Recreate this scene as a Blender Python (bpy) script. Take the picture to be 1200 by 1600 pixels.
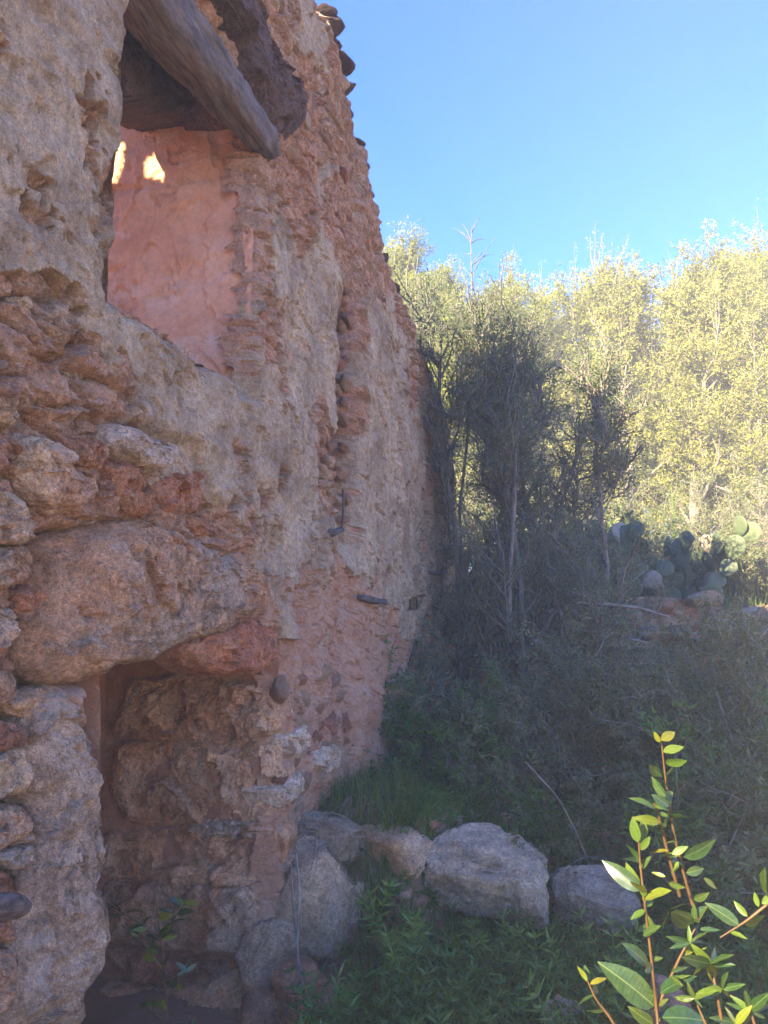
import bpy, math, random
import numpy as np
from mathutils import Vector
rng = np.random.default_rng(7); random.seed(7)
R = math.radians
S = bpy.context.scene
for o in list(bpy.data.objects): bpy.data.objects.remove(o)

# ------------------------------------------------------------------ camera
EYE = np.array([0.0, 0.0, 1.6]); FPX = 1155.0; TILT = R(8.86); YAW = R(14.6)
cam = bpy.data.cameras.new('camera'); co = bpy.data.objects.new('camera', cam)
S.collection.objects.link(co); S.camera = co
cam.sensor_fit = 'VERTICAL'; cam.sensor_height = 36; cam.lens = 36 * FPX / 1600
co.location = EYE; co.rotation_euler = (R(90) + TILT, 0, YAW)
cam.clip_start = 0.02; cam.clip_end = 3000
# ------------------------------------------------------------------ light
SUN_EL = R(26.0); SUN_TO = (-0.447, -0.894)          # horizontal direction towards the sun
w = bpy.data.worlds.new('World'); S.world = w; w.use_nodes = True
nt = w.node_tree; bg = nt.nodes['Background']; sk = nt.nodes.new('ShaderNodeTexSky')
sk.sky_type = 'NISHITA'; sk.sun_disc = False; sk.sun_elevation = SUN_EL
sk.sun_rotation = math.atan2(SUN_TO[0], SUN_TO[1])
sk.air_density = 0.85; sk.dust_density = 0.0; sk.ozone_density = 3.0
hs = nt.nodes.new('ShaderNodeHueSaturation'); hs.inputs['Saturation'].default_value = 1.5; hs.inputs['Hue'].default_value = 0.520
nt.links.new(sk.outputs[0], hs.inputs['Color']); nt.links.new(hs.outputs[0], bg.inputs[0]); bg.inputs[1].default_value = 0.10
sl = bpy.data.lights.new('sun', 'SUN'); sl.energy = 5.0; sl.angle = R(0.5); sl.color = (1, 0.82, 0.55)
so = bpy.data.objects.new('sun', sl); S.collection.objects.link(so)
tosun = Vector((SUN_TO[0] * math.cos(SUN_EL), SUN_TO[1] * math.cos(SUN_EL), math.sin(SUN_EL)))
so.rotation_euler = tosun.to_track_quat('Z', 'Y').to_euler(); so.location = (-8, -14, 12)
S.view_settings.view_transform = 'Standard'; S.view_settings.look = 'None'
S.view_settings.gamma = 1; S.view_settings.use_curve_mapping = False
S.view_settings.exposure = 2.95

# ------------------------------------------------------------------ projection helpers (real points from picture points)
cy, sy, ct, st = math.cos(YAW), math.sin(YAW), math.cos(TILT), math.sin(TILT)
FW = np.array([-sy * ct, cy * ct, st]); RT = np.array([cy, sy, 0.0]); UP = np.cross(RT, FW)
def ray(px, py): return FW + RT * (px - 600) / FPX + UP * (800 - py) / FPX
def atx(px, py, X):
    d = ray(px, py); return EYE + d * (X / d[0])
def aty(px, py, Y):
    d = ray(px, py); return EYE + d * (Y / d[1])
def proj(P):
    v = P - EYE; z = v @ FW
    z = np.where(z < 0.05, 0.05, z)
    return 600 + FPX * (v @ RT) / z, 800 - FPX * (v @ UP) / z
WX = -1.3                                           # plane of the wall's face

# ------------------------------------------------------------------ noise
def h3(x, y, z, s=0):
    n = (x.astype(np.int64) * 374761393 + y.astype(np.int64) * 668265263 + z.astype(np.int64) * 2147483647 + s * 974711) & 0xffffffff
    n = ((n ^ (n >> 13)) * 1274126177) & 0xffffffff
    n = ((n ^ (n >> 16)) * 2246822519) & 0xffffffff
    return ((n ^ (n >> 15)) & 0xffffff) / float(0xffffff)
def vn(p, s=0):
    i = np.floor(p); f = p - i; f = f * f * f * (f * (f * 6 - 15) + 10); r = 0
    for a in (0, 1):
        for b in (0, 1):
            for c in (0, 1):
                wt = (f[..., 0] if a else 1 - f[..., 0]) * (f[..., 1] if b else 1 - f[..., 1]) * (f[..., 2] if c else 1 - f[..., 2])
                r = r + wt * h3(i[..., 0] + a, i[..., 1] + b, i[..., 2] + c, s)
    return r * 2 - 1
def fbm(p, sc, octv=5, gain=0.5, s=0):
    a, t, r = 1.0, 0.0, 0.0
    for k in range(octv):
        r = r + a * vn(p * sc + k * 7.31, s + k); t += a; a *= gain; sc *= 2.03
    return r / t
def ridged(p, sc, octv=4, s=0):
    a, t, r = 1.0, 0.0, 0.0
    for k in range(octv):
        r = r + a * (1 - np.abs(vn(p * sc + k * 3.7, s + k)) * 2); t += a; a *= 0.55; sc *= 2.1
    return r / t
def worley2(p, s=0):                                # F1, F2, cell value
    i = np.floor(p); f1 = np.full(p.shape[:-1], 9.0); f2 = f1.copy(); cid = f1 * 0
    for a in (-1, 0, 1):
        for b in (-1, 0, 1):
            cx, cyy = i[..., 0] + a, i[..., 1] + b; z = cx * 0
            d = np.hypot(cx + 0.1 + 0.8 * h3(cx, cyy, z, s) - p[..., 0], cyy + 0.1 + 0.8 * h3(cx, cyy, z, s + 5) - p[..., 1])
            near = d < f1
            f2 = np.where(near, f1, np.minimum(f2, d)); cid = np.where(near, h3(cx, cyy, z, s + 9), cid); f1 = np.where(near, d, f1)
    return f1, f2, cid
def facet2(p, s=0):                                 # fractured flats: a tilted plane per cell
    i = np.floor(p); f1 = np.full(p.shape[:-1], 9.0); r = f1 * 0
    for a in (-1, 0, 1):
        for b in (-1, 0, 1):
            cx, cyy = i[..., 0] + a, i[..., 1] + b; z = cx * 0
            u = p[..., 0] - (cx + h3(cx, cyy, z, s)); v = p[..., 1] - (cyy + h3(cx, cyy, z, s + 5)); d = u * u + v * v
            near = d < f1; f1 = np.where(near, d, f1)
            r = np.where(near, u * (h3(cx, cyy, z, s + 1) - .5) * 2.4 + v * (h3(cx, cyy, z, s + 2) - .5) * 2.4 + h3(cx, cyy, z, s + 3) * .8, r)
    return r - .4
def sstep(a, b, x):
    t = np.clip((x - a) / (b - a), 0, 1); return t * t * (3 - 2 * t)
def inpoly(x, y, poly):
    r = np.zeros(x.shape, bool); n = len(poly); j = n - 1
    for i in range(n):
        xi, yi = poly[i]; xj, yj = poly[j]
        c = ((yi > y) != (yj > y)) & (x < (xj - xi) * (y - yi) / ((yj - yi) or 1e-9) + xi)
        r ^= c; j = i
    return r
def blur(m, n=1):
    m = m.astype(float)
    for _ in range(n):
        p = np.pad(m, 1, mode='edge')
        m = (p[:-2, 1:-1] + p[2:, 1:-1] + p[1:-1, :-2] + p[1:-1, 2:] + 2 * p[1:-1, 1:-1]) / 6
    return m

# ------------------------------------------------------------------ object helpers
def mkmesh(name, V, F, mat, smooth=True, attrs=None):
    V = np.asarray(V, dtype=np.float32).reshape(-1, 3); me = bpy.data.meshes.new(name)
    if isinstance(F, np.ndarray):
        k = F.shape[1]; me.vertices.add(len(V)); me.vertices.foreach_set('co', V.ravel())
        me.loops.add(F.size); me.polygons.add(len(F))
        me.loops.foreach_set('vertex_index', F.astype(np.int32).ravel())
        me.polygons.foreach_set('loop_start', np.arange(0, F.size, k, dtype=np.int32))
    else: me.from_pydata(V.tolist(), [], F)
    me.polygons.foreach_set('use_smooth', np.full(len(me.polygons), smooth))
    me.update(calc_edges=True)
    if attrs:
        for k, v in attrs.items():
            a = me.attributes.new(k, 'FLOAT', 'POINT'); a.data.foreach_set('value', np.asarray(v, dtype=np.float32).ravel())
    me.materials.append(mat); return me
def link(name, data, parent=None):
    o = bpy.data.objects.new(name, data); S.collection.objects.link(o)
    if parent: o.parent = parent
    return o
def part(name, V, F, mat, parent, smooth=True, attrs=None, label=None, kind=None):
    if parent is not None and parent.type == 'EMPTY':
        V = np.asarray(V).reshape(-1, 3) - np.array(parent.location)
    o = link(name, mkmesh(name, V, F, mat, smooth, attrs), parent)
    if label: o['label'] = label
    if kind: o['kind'] = kind
    return o
def thing(name, label, cat, loc=(0, 0, 0), group=None):
    o = link(name, None); o.location = loc; o['label'] = label; o['category'] = cat
    if group: o['group'] = group
    return o
def grid_faces(n, m):
    i = np.arange(n - 1)[:, None] * m + np.arange(m - 1)[None]
    return np.stack([i, i + m, i + m + 1, i + 1], -1).reshape(-1, 4)

# ------------------------------------------------------------------ materials
def nd(nt, t, **kw):
    n = nt.nodes.new(t)
    for k, v in kw.items():
        if k.startswith('i_'): n.inputs[k[2:].replace('_', ' ')].default_value = v
        else: setattr(n, k, v)
    return n
def ramp(nt, src, stops):
    r = nt.nodes.new('ShaderNodeValToRGB'); e = r.color_ramp.elements
    while len(e) < len(stops): e.new(0.5)
    for k, (p, c) in enumerate(stops):
        e[k].position = p; e[k].color = (*c, 1) if len(c) == 3 else c
    nt.links.new(src, r.inputs[0]); return r.outputs[0]
def mixc(nt, f, a, b, mode='MIX'):
    m = nt.nodes.new('ShaderNodeMix'); m.data_type = 'RGBA'; m.blend_type = mode
    for s, v in ((m.inputs[0], f), (m.inputs[6], a), (m.inputs[7], b)):
        if isinstance(v, (int, float)): s.default_value = v
        elif isinstance(v, tuple): s.default_value = (*v, 1)
        else: nt.links.new(v, s)
    return m.outputs[2]
def noise(nt, vec, sc, det=8, rough=0.6, dist=0.0):
    n = nd(nt, 'ShaderNodeTexNoise'); n.inputs['Scale'].default_value = sc; n.inputs['Detail'].default_value = det
    n.inputs['Roughness'].default_value = rough; n.inputs['Distortion'].default_value = dist
    nt.links.new(vec, n.inputs['Vector']); return n.outputs['Fac']
G3 = lambda v: (v, v, v)
def rock_mat(name, c1, c2, c3, lichen=0.25, pits=1.0, mod=None, bump=1.0, moss=0.0):
    m = bpy.data.materials.new(name); m.use_nodes = True; nt = m.node_tree; L = nt.links.new
    b = nt.nodes['Principled BSDF']; b.inputs['Roughness'].default_value = 0.92
    if 'Specular IOR Level' in b.inputs: b.inputs['Specular IOR Level'].default_value = 0.25
    tc = nt.nodes.new('ShaderNodeTexCoord'); oi = nt.nodes.new('ShaderNodeObjectInfo')
    mp = nt.nodes.new('ShaderNodeVectorMath'); mp.operation = 'ADD'; L(tc.outputs['Object'], mp.inputs[0])
    sc = nt.nodes.new('ShaderNodeVectorMath'); sc.operation = 'SCALE'; L(oi.outputs['Location'], sc.inputs[0]); sc.inputs['Scale'].default_value = 1.7
    L(sc.outputs[0], mp.inputs[1]); v = mp.outputs[0]
    n1 = noise(nt, v, 2.3, 6, 0.65, 0.4); n2 = noise(nt, v, 14, 8, 0.7); n3 = noise(nt, v, 75, 6, 0.75)
    col = ramp(nt, n1, [(0.36, c1), (0.5, c2), (0.64, c3)])
    # per-stone shift of tone
    t = ramp(nt, oi.outputs['Random'], [(0, (0.78, 0.80, 0.84)), (0.35, (1.0, 0.93, 0.86)), (0.7, (1.12, 1.08, 1.02)), (1, (1.02, 0.84, 0.72))])
    col = mixc(nt, 1.0, col, t, 'MULTIPLY')
    col = mixc(nt, 0.8, col, ramp(nt, n2, [(0.28, G3(0.38)), (0.47, G3(0.92)), (0.72, G3(1.5))]), 'MULTIPLY')  # shade of the bump hollows put into the colour, along with pit dirt
    col = mixc(nt, 0.7, col, ramp(nt, n3, [(0.32, G3(0.35)), (0.5, G3(1.0)), (0.68, G3(1.6))]), 'MULTIPLY')  # finer bumps likewise: hollow shade and dirt in the colour
    n4 = noise(nt, v, 260, 3, 0.7); col = mixc(nt, 0.6, col, ramp(nt, n4, [(0.34, G3(0.45)), (0.5, G3(1.0)), (0.66, G3(1.6))]), 'MULTIPLY')
    if lichen:
        l = ramp(nt, noise(nt, v, 6.5, 9, 0.75, 0.6), [(0.56, G3(0)), (0.66, G3(lichen))]); col = mixc(nt, l, col, (0.42, 0.41, 0.37))
        l = ramp(nt, noise(nt, v, 11, 9, 0.8, 0.2), [(0.66, G3(0)), (0.7, G3(min(1, lichen * 2)))]); col = mixc(nt, l, col, (0.06, 0.06, 0.055))
        l = ramp(nt, noise(nt, v, 4.2, 7, 0.8, 0.3), [(0.66, G3(0)), (0.72, G3(lichen))]); col = mixc(nt, l, col, (0.42, 0.30, 0.10))
    if moss:
        l = ramp(nt, noise(nt, v, 3.1, 8, 0.7, 0.2), [(0.5, G3(0)), (0.62, G3(moss))]); col = mixc(nt, l, col, (0.08, 0.09, 0.05))
    if mod: col = mod(nt, v, col)
    L(col, b.inputs['Base Color'])
    vo = nt.nodes.new('ShaderNodeTexVoronoi'); vo.inputs['Scale'].default_value = 34; vo.feature = 'SMOOTH_F1'
    wv = nt.nodes.new('ShaderNodeVectorMath'); wv.operation = 'ADD'; L(v, wv.inputs[0])
    nn = nt.nodes.new('ShaderNodeTexNoise'); nn.inputs['Scale'].default_value = 9; L(v, nn.inputs['Vector'])
    s2 = nt.nodes.new('ShaderNodeVectorMath'); s2.operation = 'SCALE'; s2.inputs['Scale'].default_value = 0.12; L(nn.outputs['Color'], s2.inputs[0]); L(s2.outputs[0], wv.inputs[1])
    L(wv.outputs[0], vo.inputs['Vector'])
    pit = ramp(nt, vo.outputs['Distance'], [(0.0, G3(0)), (0.35, G3(1))])
    bp = nt.nodes.new('ShaderNodeBump'); bp.inputs['Strength'].default_value = 0.55 * pits; bp.inputs['Distance'].default_value = 0.014; L(pit, bp.inputs['Height'])
    b1 = nt.nodes.new('ShaderNodeBump'); b1.inputs['Strength'].default_value = 0.9 * bump; b1.inputs['Distance'].default_value = 0.04; L(n2, b1.inputs['Height'])
    b2 = nt.nodes.new('ShaderNodeBump'); b2.inputs['Strength'].default_value = 0.9 * bump; b2.inputs['Distance'].default_value = 0.012; L(n3, b2.inputs['Height'])
    L(bp.outputs[0], b1.inputs['Normal']); L(b1.outputs[0], b2.inputs['Normal']); L(b2.outputs[0], b.inputs['Normal'])
    return m
TAN = (0.48, 0.31, 0.195); GREY = (0.43, 0.32, 0.22); ORG = (0.46, 0.23, 0.125); PALE = (0.50, 0.40, 0.30); RED = (0.40, 0.18, 0.11)
M = {}
M['stone'] = rock_mat('rubble stone', GREY, TAN, ORG, 0.3)
M['redstone'] = rock_mat('reddish rubble stone', RED, ORG, TAN, 0.15)
M['lintel'] = rock_mat('tufa lintel stone', (0.54, 0.29, 0.15), (0.58, 0.38, 0.23), (0.50, 0.40, 0.29), 0.25, 1.6, bump=1.3)
M['block'] = rock_mat('orange doorway block', (0.72, 0.37, 0.18), (0.78, 0.50, 0.29), (0.72, 0.55, 0.37), 0.12, 1.6, bump=1.3)
M['jamb'] = rock_mat('lichened jamb stone', (0.36, 0.29, 0.20), (0.46, 0.39, 0.29), (0.42, 0.30, 0.15), 0.6)
M['greystone'] = rock_mat('grey rubble stone', (0.44, 0.32, 0.19), (0.56, 0.43, 0.28), TAN, 0.3)
M['boulder'] = rock_mat('pale limestone boulder', (0.72, 0.54, 0.34), (0.80, 0.64, 0.45), (0.60, 0.40, 0.22), 0.55, 1.6, bump=1.4)
M['palestone'] = rock_mat('pale stone', (0.56, 0.42, 0.27), (0.62, 0.50, 0.36), (0.54, 0.38, 0.24), 0.2)
M['dark_shade_stone'] = rock_mat('dark shaded slab stone', (0.095, 0.065, 0.055), (0.12, 0.085, 0.075), (0.17, 0.10, 0.07), 0.08)  # shade of the window-head undersides is put into this colour; coping stones share it
def wall_mod(nt, v, col):
    L = nt.links.new
    def at(n):
        a = nt.nodes.new('ShaderNodeAttribute'); a.attribute_name = n; return a.outputs['Fac']
    n = noise(nt, v, 3.2, 8, 0.7, 0.5); f = noise(nt, v, 40, 6, 0.7)
    pl = ramp(nt, n, [(0.35, (0.30, 0.22, 0.135)), (0.5, (0.44, 0.335, 0.21)), (0.65, (0.56, 0.445, 0.29))])
    pl = mixc(nt, 0.7, pl, ramp(nt, f, [(0.3, G3(0.5)), (0.5, G3(1)), (0.7, G3(1.45))]), 'MULTIPLY')
    pl = mixc(nt, 0.6, pl, ramp(nt, noise(nt, v, 190, 4, .7), [(0.34, G3(0.5)), (0.5, G3(1)), (0.66, G3(1.5))]), 'MULTIPLY')
    stm = nt.nodes.new('ShaderNodeMapping'); stm.inputs['Scale'].default_value = (1, 1, .16); L(v, stm.inputs[0])
    pl = mixc(nt, 0.35, pl, ramp(nt, noise(nt, stm.outputs[0], 9, 7, .7), [(0.36, G3(0.5)), (0.5, G3(1)), (0.64, G3(1.3))]), 'MULTIPLY')
    col = mixc(nt, at('plaster'), col, pl)
    er = ramp(nt, noise(nt, v, 5, 8, 0.7, 0.5), [(0.35, (0.46, 0.225, 0.12)), (0.5, (0.56, 0.32, 0.19)), (0.66, (0.55, 0.385, 0.27))])
    er = mixc(nt, 0.5, er, ramp(nt, f, [(0.3, G3(0.6)), (0.5, G3(1)), (0.7, G3(1.3))]), 'MULTIPLY')
    col = mixc(nt, at('earth'), col, er)
    return col
M['wall'] = rock_mat('weathered plaster and rubble', GREY, TAN, (0.47, 0.275, 0.165), 0.18, 0.8, wall_mod)
def pink_mod(nt, v, col):
    n = noise(nt, v, 2.6, 7, 0.6, 0.4); f = noise(nt, v, 30, 7, 0.7)
    c = ramp(nt, n, [(0.34, (0.56, 0.28, 0.155)), (0.5, (0.64, 0.345, 0.20)), (0.66, (0.68, 0.42, 0.27))])
    c = mixc(nt, ramp(nt, noise(nt, v, 3.4, 9, .72, .3), [(.55, G3(0)), (.6, G3(.55))]), c, (0.66, 0.50, 0.38)); c = mixc(nt, ramp(nt, noise(nt, v, 5.1, 9, .75, .2), [(.62, G3(0)), (.66, G3(.7))]), c, (0.42, 0.26, 0.18))
    return mixc(nt, 0.5, c, ramp(nt, f, [(0.3, G3(0.7)), (0.5, G3(1)), (0.7, G3(1.2))]), 'MULTIPLY')
M['pink'] = rock_mat('pink lime plaster', GREY, TAN, ORG, 0, 0.3, pink_mod, 0.45)
def or_mod(nt, v, col):
    n = noise(nt, v, 4, 8, 0.7, 0.5)
    c = ramp(nt, n, [(0.34, (0.46, 0.20, 0.10)), (0.5, (0.57, 0.29, 0.16)), (0.68, (0.62, 0.40, 0.25))])
    return mixc(nt, 0.3, c, col)
M['orange'] = rock_mat('orange earth mortar', GREY, TAN, ORG, 0, 0.8, or_mod, 0.9)
def soil_mod(nt, v, col):
    n = noise(nt, v, 1.5, 10, 0.75)
    return ramp(nt, n, [(0.3, (0.22, 0.13, 0.075)), (0.5, (0.34, 0.20, 0.12)), (0.62, (0.26, 0.20, 0.11)), (0.75, (0.42, 0.30, 0.19))])
M['soil'] = rock_mat('soil with dry litter', GREY, TAN, ORG, 0, 0.5, soil_mod)
def plain_mat(name, cols, rough=0.8, sc=20, stretch=None, bump=0.5, trans=0.0, spec=0.3, vein=False, dots=0):
    m = bpy.data.materials.new(name); m.use_nodes = True; nt = m.node_tree; L = nt.links.new
    b = nt.nodes['Principled BSDF']; b.inputs['Roughness'].default_value = rough; b.inputs['Specular IOR Level'].default_value = spec
    tc = nt.nodes.new('ShaderNodeTexCoord'); mp = nt.nodes.new('ShaderNodeMapping'); L(tc.outputs['Object'], mp.inputs[0])
    if stretch: mp.inputs['Scale'].default_value = stretch
    n = noise(nt, mp.outputs[0], sc, 6, 0.65)
    k = len(cols); col = ramp(nt, n, [(0.32 + 0.36 * i / max(1, k - 1), c) for i, c in enumerate(cols)])
    if vein:
        sx = nt.nodes.new('ShaderNodeSeparateXYZ'); L(tc.outputs['Object'], sx.inputs[0]); ab = nt.nodes.new('ShaderNodeMath'); ab.operation = 'ABSOLUTE'; L(sx.outputs[0], ab.inputs[0])
        wv = nt.nodes.new('ShaderNodeTexWave'); wv.inputs['Scale'].default_value = 5; wv.inputs['Distortion'].default_value = 1.5; wv.bands_direction = 'Y'; L(tc.outputs['Object'], wv.inputs['Vector'])
        col = mixc(nt, ramp(nt, wv.outputs['Fac'], [(.7, G3(0)), (1, G3(.10))]), col, (.16, .22, .06))
        col = mixc(nt, ramp(nt, ab.outputs[0], [(.004, G3(.6)), (.012, G3(0))]), col, (.17, .22, .06))
        oi = nt.nodes.new('ShaderNodeObjectInfo'); col = mixc(nt, 1.0, col, ramp(nt, oi.outputs['Random'], [(0, (.6, .75, .9)), (.5, (1, 1, 1)), (.85, (1.35, 1.1, .8)), (1, (1.6, 1.0, .6))]), 'MULTIPLY')
        col = mixc(nt, ramp(nt, noise(nt, tc.outputs['Object'], 9, 5, .7), [(.64, G3(0)), (.68, G3(.8))]), col, (.12, .07, .03))
    if dots:
        vo = nt.nodes.new('ShaderNodeTexVoronoi'); vo.inputs['Scale'].default_value = dots; vo.inputs['Randomness'].default_value = .35; L(tc.outputs['Object'], vo.inputs['Vector'])
        col = mixc(nt, ramp(nt, vo.outputs['Distance'], [(.12, G3(1)), (.2, G3(0))]), col, (.30, .26, .18))
        col = mixc(nt, ramp(nt, noise(nt, tc.outputs['Object'], 3.5, 7, .75), [(.56, G3(0)), (.66, G3(.8))]), col, (.20, .17, .10))
    L(col, b.inputs['Base Color'])
    if bump:
        bp = nt.nodes.new('ShaderNodeBump'); bp.inputs['Strength'].default_value = bump; bp.inputs['Distance'].default_value = 0.004; L(n, bp.inputs['Height']); L(bp.outputs[0], b.inputs['Normal'])
    if trans:
        t = nt.nodes.new('ShaderNodeBsdfTranslucent'); mx = nt.nodes.new('ShaderNodeMixShader'); mx.inputs[0].default_value = trans
        c2 = mixc(nt, 1.0, col, (1.5, 1.6, 0.6), 'MULTIPLY'); L(c2, t.inputs[0])
        L(b.outputs[0], mx.inputs[1]); L(t.outputs[0], mx.inputs[2]); L(mx.outputs[0], nt.nodes['Material Output'].inputs[0])
    return m
M['log'] = plain_mat('weathered grey log', [(0.04, 0.033, 0.03), (0.10, 0.083, 0.072), (0.17, 0.135, 0.115)], 0.85, 13, (6, 0.7, 2.2), 1.0)
M['oldwood'] = plain_mat('dark old wood', [(0.035, 0.028, 0.024), (0.09, 0.07, 0.06), (0.15, 0.12, 0.1)], 0.85, 14, (5, 1, 5), 1.0)
M['bark'] = plain_mat('grey bark', [(0.09, 0.075, 0.06), (0.20, 0.17, 0.14), (0.30, 0.26, 0.21)], 0.9, 16, (4, 4, 1), 0.8)
M['darkbark'] = plain_mat('dark bark', [(0.06, 0.058, 0.042), (0.12, 0.115, 0.085), (0.19, 0.18, 0.135)], 0.9, 16, (4, 4, 1), 0.8)
M['drytwig'] = plain_mat('dry pale twig', [(0.13, 0.10, 0.075), (0.24, 0.20, 0.15), (0.38, 0.33, 0.26)], 0.8, 12, None, 0.3)
M['treeleaf'] = plain_mat('pale olive leaves', [(0.115, 0.145, 0.008), (0.19, 0.215, 0.012), (0.26, 0.27, 0.022)], 0.6, 1.6, None, 0, 0.35)
M['treeleaf2'] = plain_mat('silvery leaves', [(0.14, 0.16, 0.022), (0.215, 0.225, 0.036), (0.29, 0.285, 0.07)], 0.6, 1.6, None, 0, 0.3)
M['bushleaf'] = plain_mat('dark thorn leaves', [(0.07, 0.10, 0.045), (0.12, 0.155, 0.075), (0.18, 0.21, 0.11)], 0.6, 3, None, 0, 0.2)
M['thicketleaf'] = plain_mat('dull thicket leaves', [(0.075, 0.095, 0.04), (0.13, 0.15, 0.065), (0.20, 0.20, 0.10)], 0.6, 3, None, 0, 0.2)
M['coverleaf'] = plain_mat('deep green undergrowth', [(0.026, 0.075, 0.014), (0.055, 0.14, 0.024), (0.10, 0.20, 0.04)], 0.5, 4, None, 0, 0.25)
M['brightleaf'] = plain_mat('fresh green shoots', [(0.09, 0.17, 0.03), (0.15, 0.24, 0.05), (0.20, 0.28, 0.08)], 0.5, 4, None, 0, 0.35)
M['grass'] = plain_mat('grass blades', [(0.06, 0.11, 0.025), (0.10, 0.16, 0.035), (0.18, 0.2, 0.08)], 0.6, 5, None, 0, 0.3)
M['glossleaf'] = plain_mat('glossy leaf', [(0.018, 0.045, 0.012), (0.03, 0.065, 0.018), (0.05, 0.09, 0.025)], 0.3, 8, None, 0, 0.3, 0.6, vein=True)
M['youngleaf'] = plain_mat('young yellow green leaf', [(0.07, 0.12, 0.012), (0.10, 0.15, 0.018), (0.13, 0.17, 0.03)], 0.4, 8, None, 0, 0.35, 0.4, vein=True)
M['stem'] = plain_mat('reddish young stem', [(0.05, 0.03, 0.012), (0.09, 0.05, 0.018), (0.13, 0.075, 0.03)], 0.5, 12, None, 0.2)
M['cactus'] = plain_mat('prickly pear skin', [(0.05, 0.075, 0.035), (0.085, 0.115, 0.055), (0.12, 0.14, 0.07)], 0.55, 6, None, 0.3, dots=9)
M['cactusdry'] = plain_mat('dry prickly pear skin', [(0.2, 0.16, 0.10), (0.3, 0.25, 0.17), (0.36, 0.32, 0.24)], 0.7, 6, None, 0.4)
M['iron'] = plain_mat('rusty iron', [(0.05, 0.035, 0.03), (0.11, 0.07, 0.05)], 0.7, 30)
M['rooftile'] = plain_mat('grey roof tile', [(0.10, 0.095, 0.09), (0.17, 0.15, 0.14), (0.24, 0.19, 0.16)], 0.85, 14)

# ------------------------------------------------------------------ ground
def gz(x, y):
    step = sstep(3.15, 3.75, y - 0.62 * sstep(-0.8, -0.5, x) + 0.06 * np.sin(x * 5.1))
    z = 0.02 + 0.17 * sstep(2.9, 3.5, y) * (1 - step) + step * 0.50 - 0.03 * np.clip(y - 4, 0, 3.5)
    z = z + 0.25 * sstep(0.1, -1.3, x) * step * sstep(5.5, 3.4, y)
    up = sstep(7.75, 8.05, y)
    z = z * (1 - up) + up * (1.78 + 0.10 * np.clip(y - 8, 0, 10) + 0.004 * np.clip(y - 18, 0, 400))
    return z
def terrain():
    a = np.concatenate([-np.geomspace(400, 3, 26), np.linspace(-2.9, 4.4, 110), np.geomspace(4.6, 400, 26)])
    b = np.concatenate([-np.geomspace(300, 2, 14), np.linspace(-1.9, 12, 190), np.geomspace(12.2, 900, 30)])
    X, Y = np.meshgrid(a, b, indexing='ij'); Z = gz(X, Y)
    P = np.stack([X, Y, Z], -1); Z += 0.05 * fbm(P * [1, 1, 0], 1.3, 4) + 0.015 * fbm(P * [1, 1, 0], 9, 3)
    P[..., 2] = Z
    o = part('ground', P, grid_faces(len(a), len(b)), M['soil'], None); o['kind'] = 'structure'
terrain()

# ------------------------------------------------------------------ the tall ruined wall
wall = thing('ruined_stone_wall', 'tall ruined rubble wall with flaking plaster, a window opening and a low doorway', 'wall', (WX, 3.0, 0))
tp = [(-1.0, 5.2), (2.0, 5.2), (3.4, 5.05)] + [tuple(atx(a, b, WX)[1:]) for a, b in
      [(507, 20), (520, 95), (533, 150), (548, 225), (562, 300), (574, 350), (592, 405), (605, 450), (628, 500), (650, 560), (675, 620), (688, 660), (697, 730)]]
tpY = np.array([p[0] for p in tp]); tpZ = np.array([p[1] for p in tp]); YEND = atx(701, 900, WX)[1]
def topz(Y): return np.interp(Y, tpY, tpZ)
WY0, WY1 = atx(160, 460, WX)[1], atx(392, 400, WX)[1]
ZSILL = atx(165, 465, WX)[2]; ZWTOP = atx(425, 225, WX)[2] + 0.02
DY0, DY1 = atx(148, 1200, WX)[1], atx(430, 1200, WX)[1]; ZDTOP = atx(250, 1000, WX)[2]
print('window', WY0, WY1, ZSILL, ZWTOP, 'door', DY0, DY1, ZDTOP, 'yend', YEND)
def rr(px, py, pad): return inpoly(px, py, pad)
def smooth_poly(px, py, poly, wob, P, n=2):
    a = px + wob * fbm(P, 3.5, 4, s=31) * 2; b = py + wob * fbm(P, 3.5, 4, s=47) * 2
    return blur(inpoly(a, b, poly), n)
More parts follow.
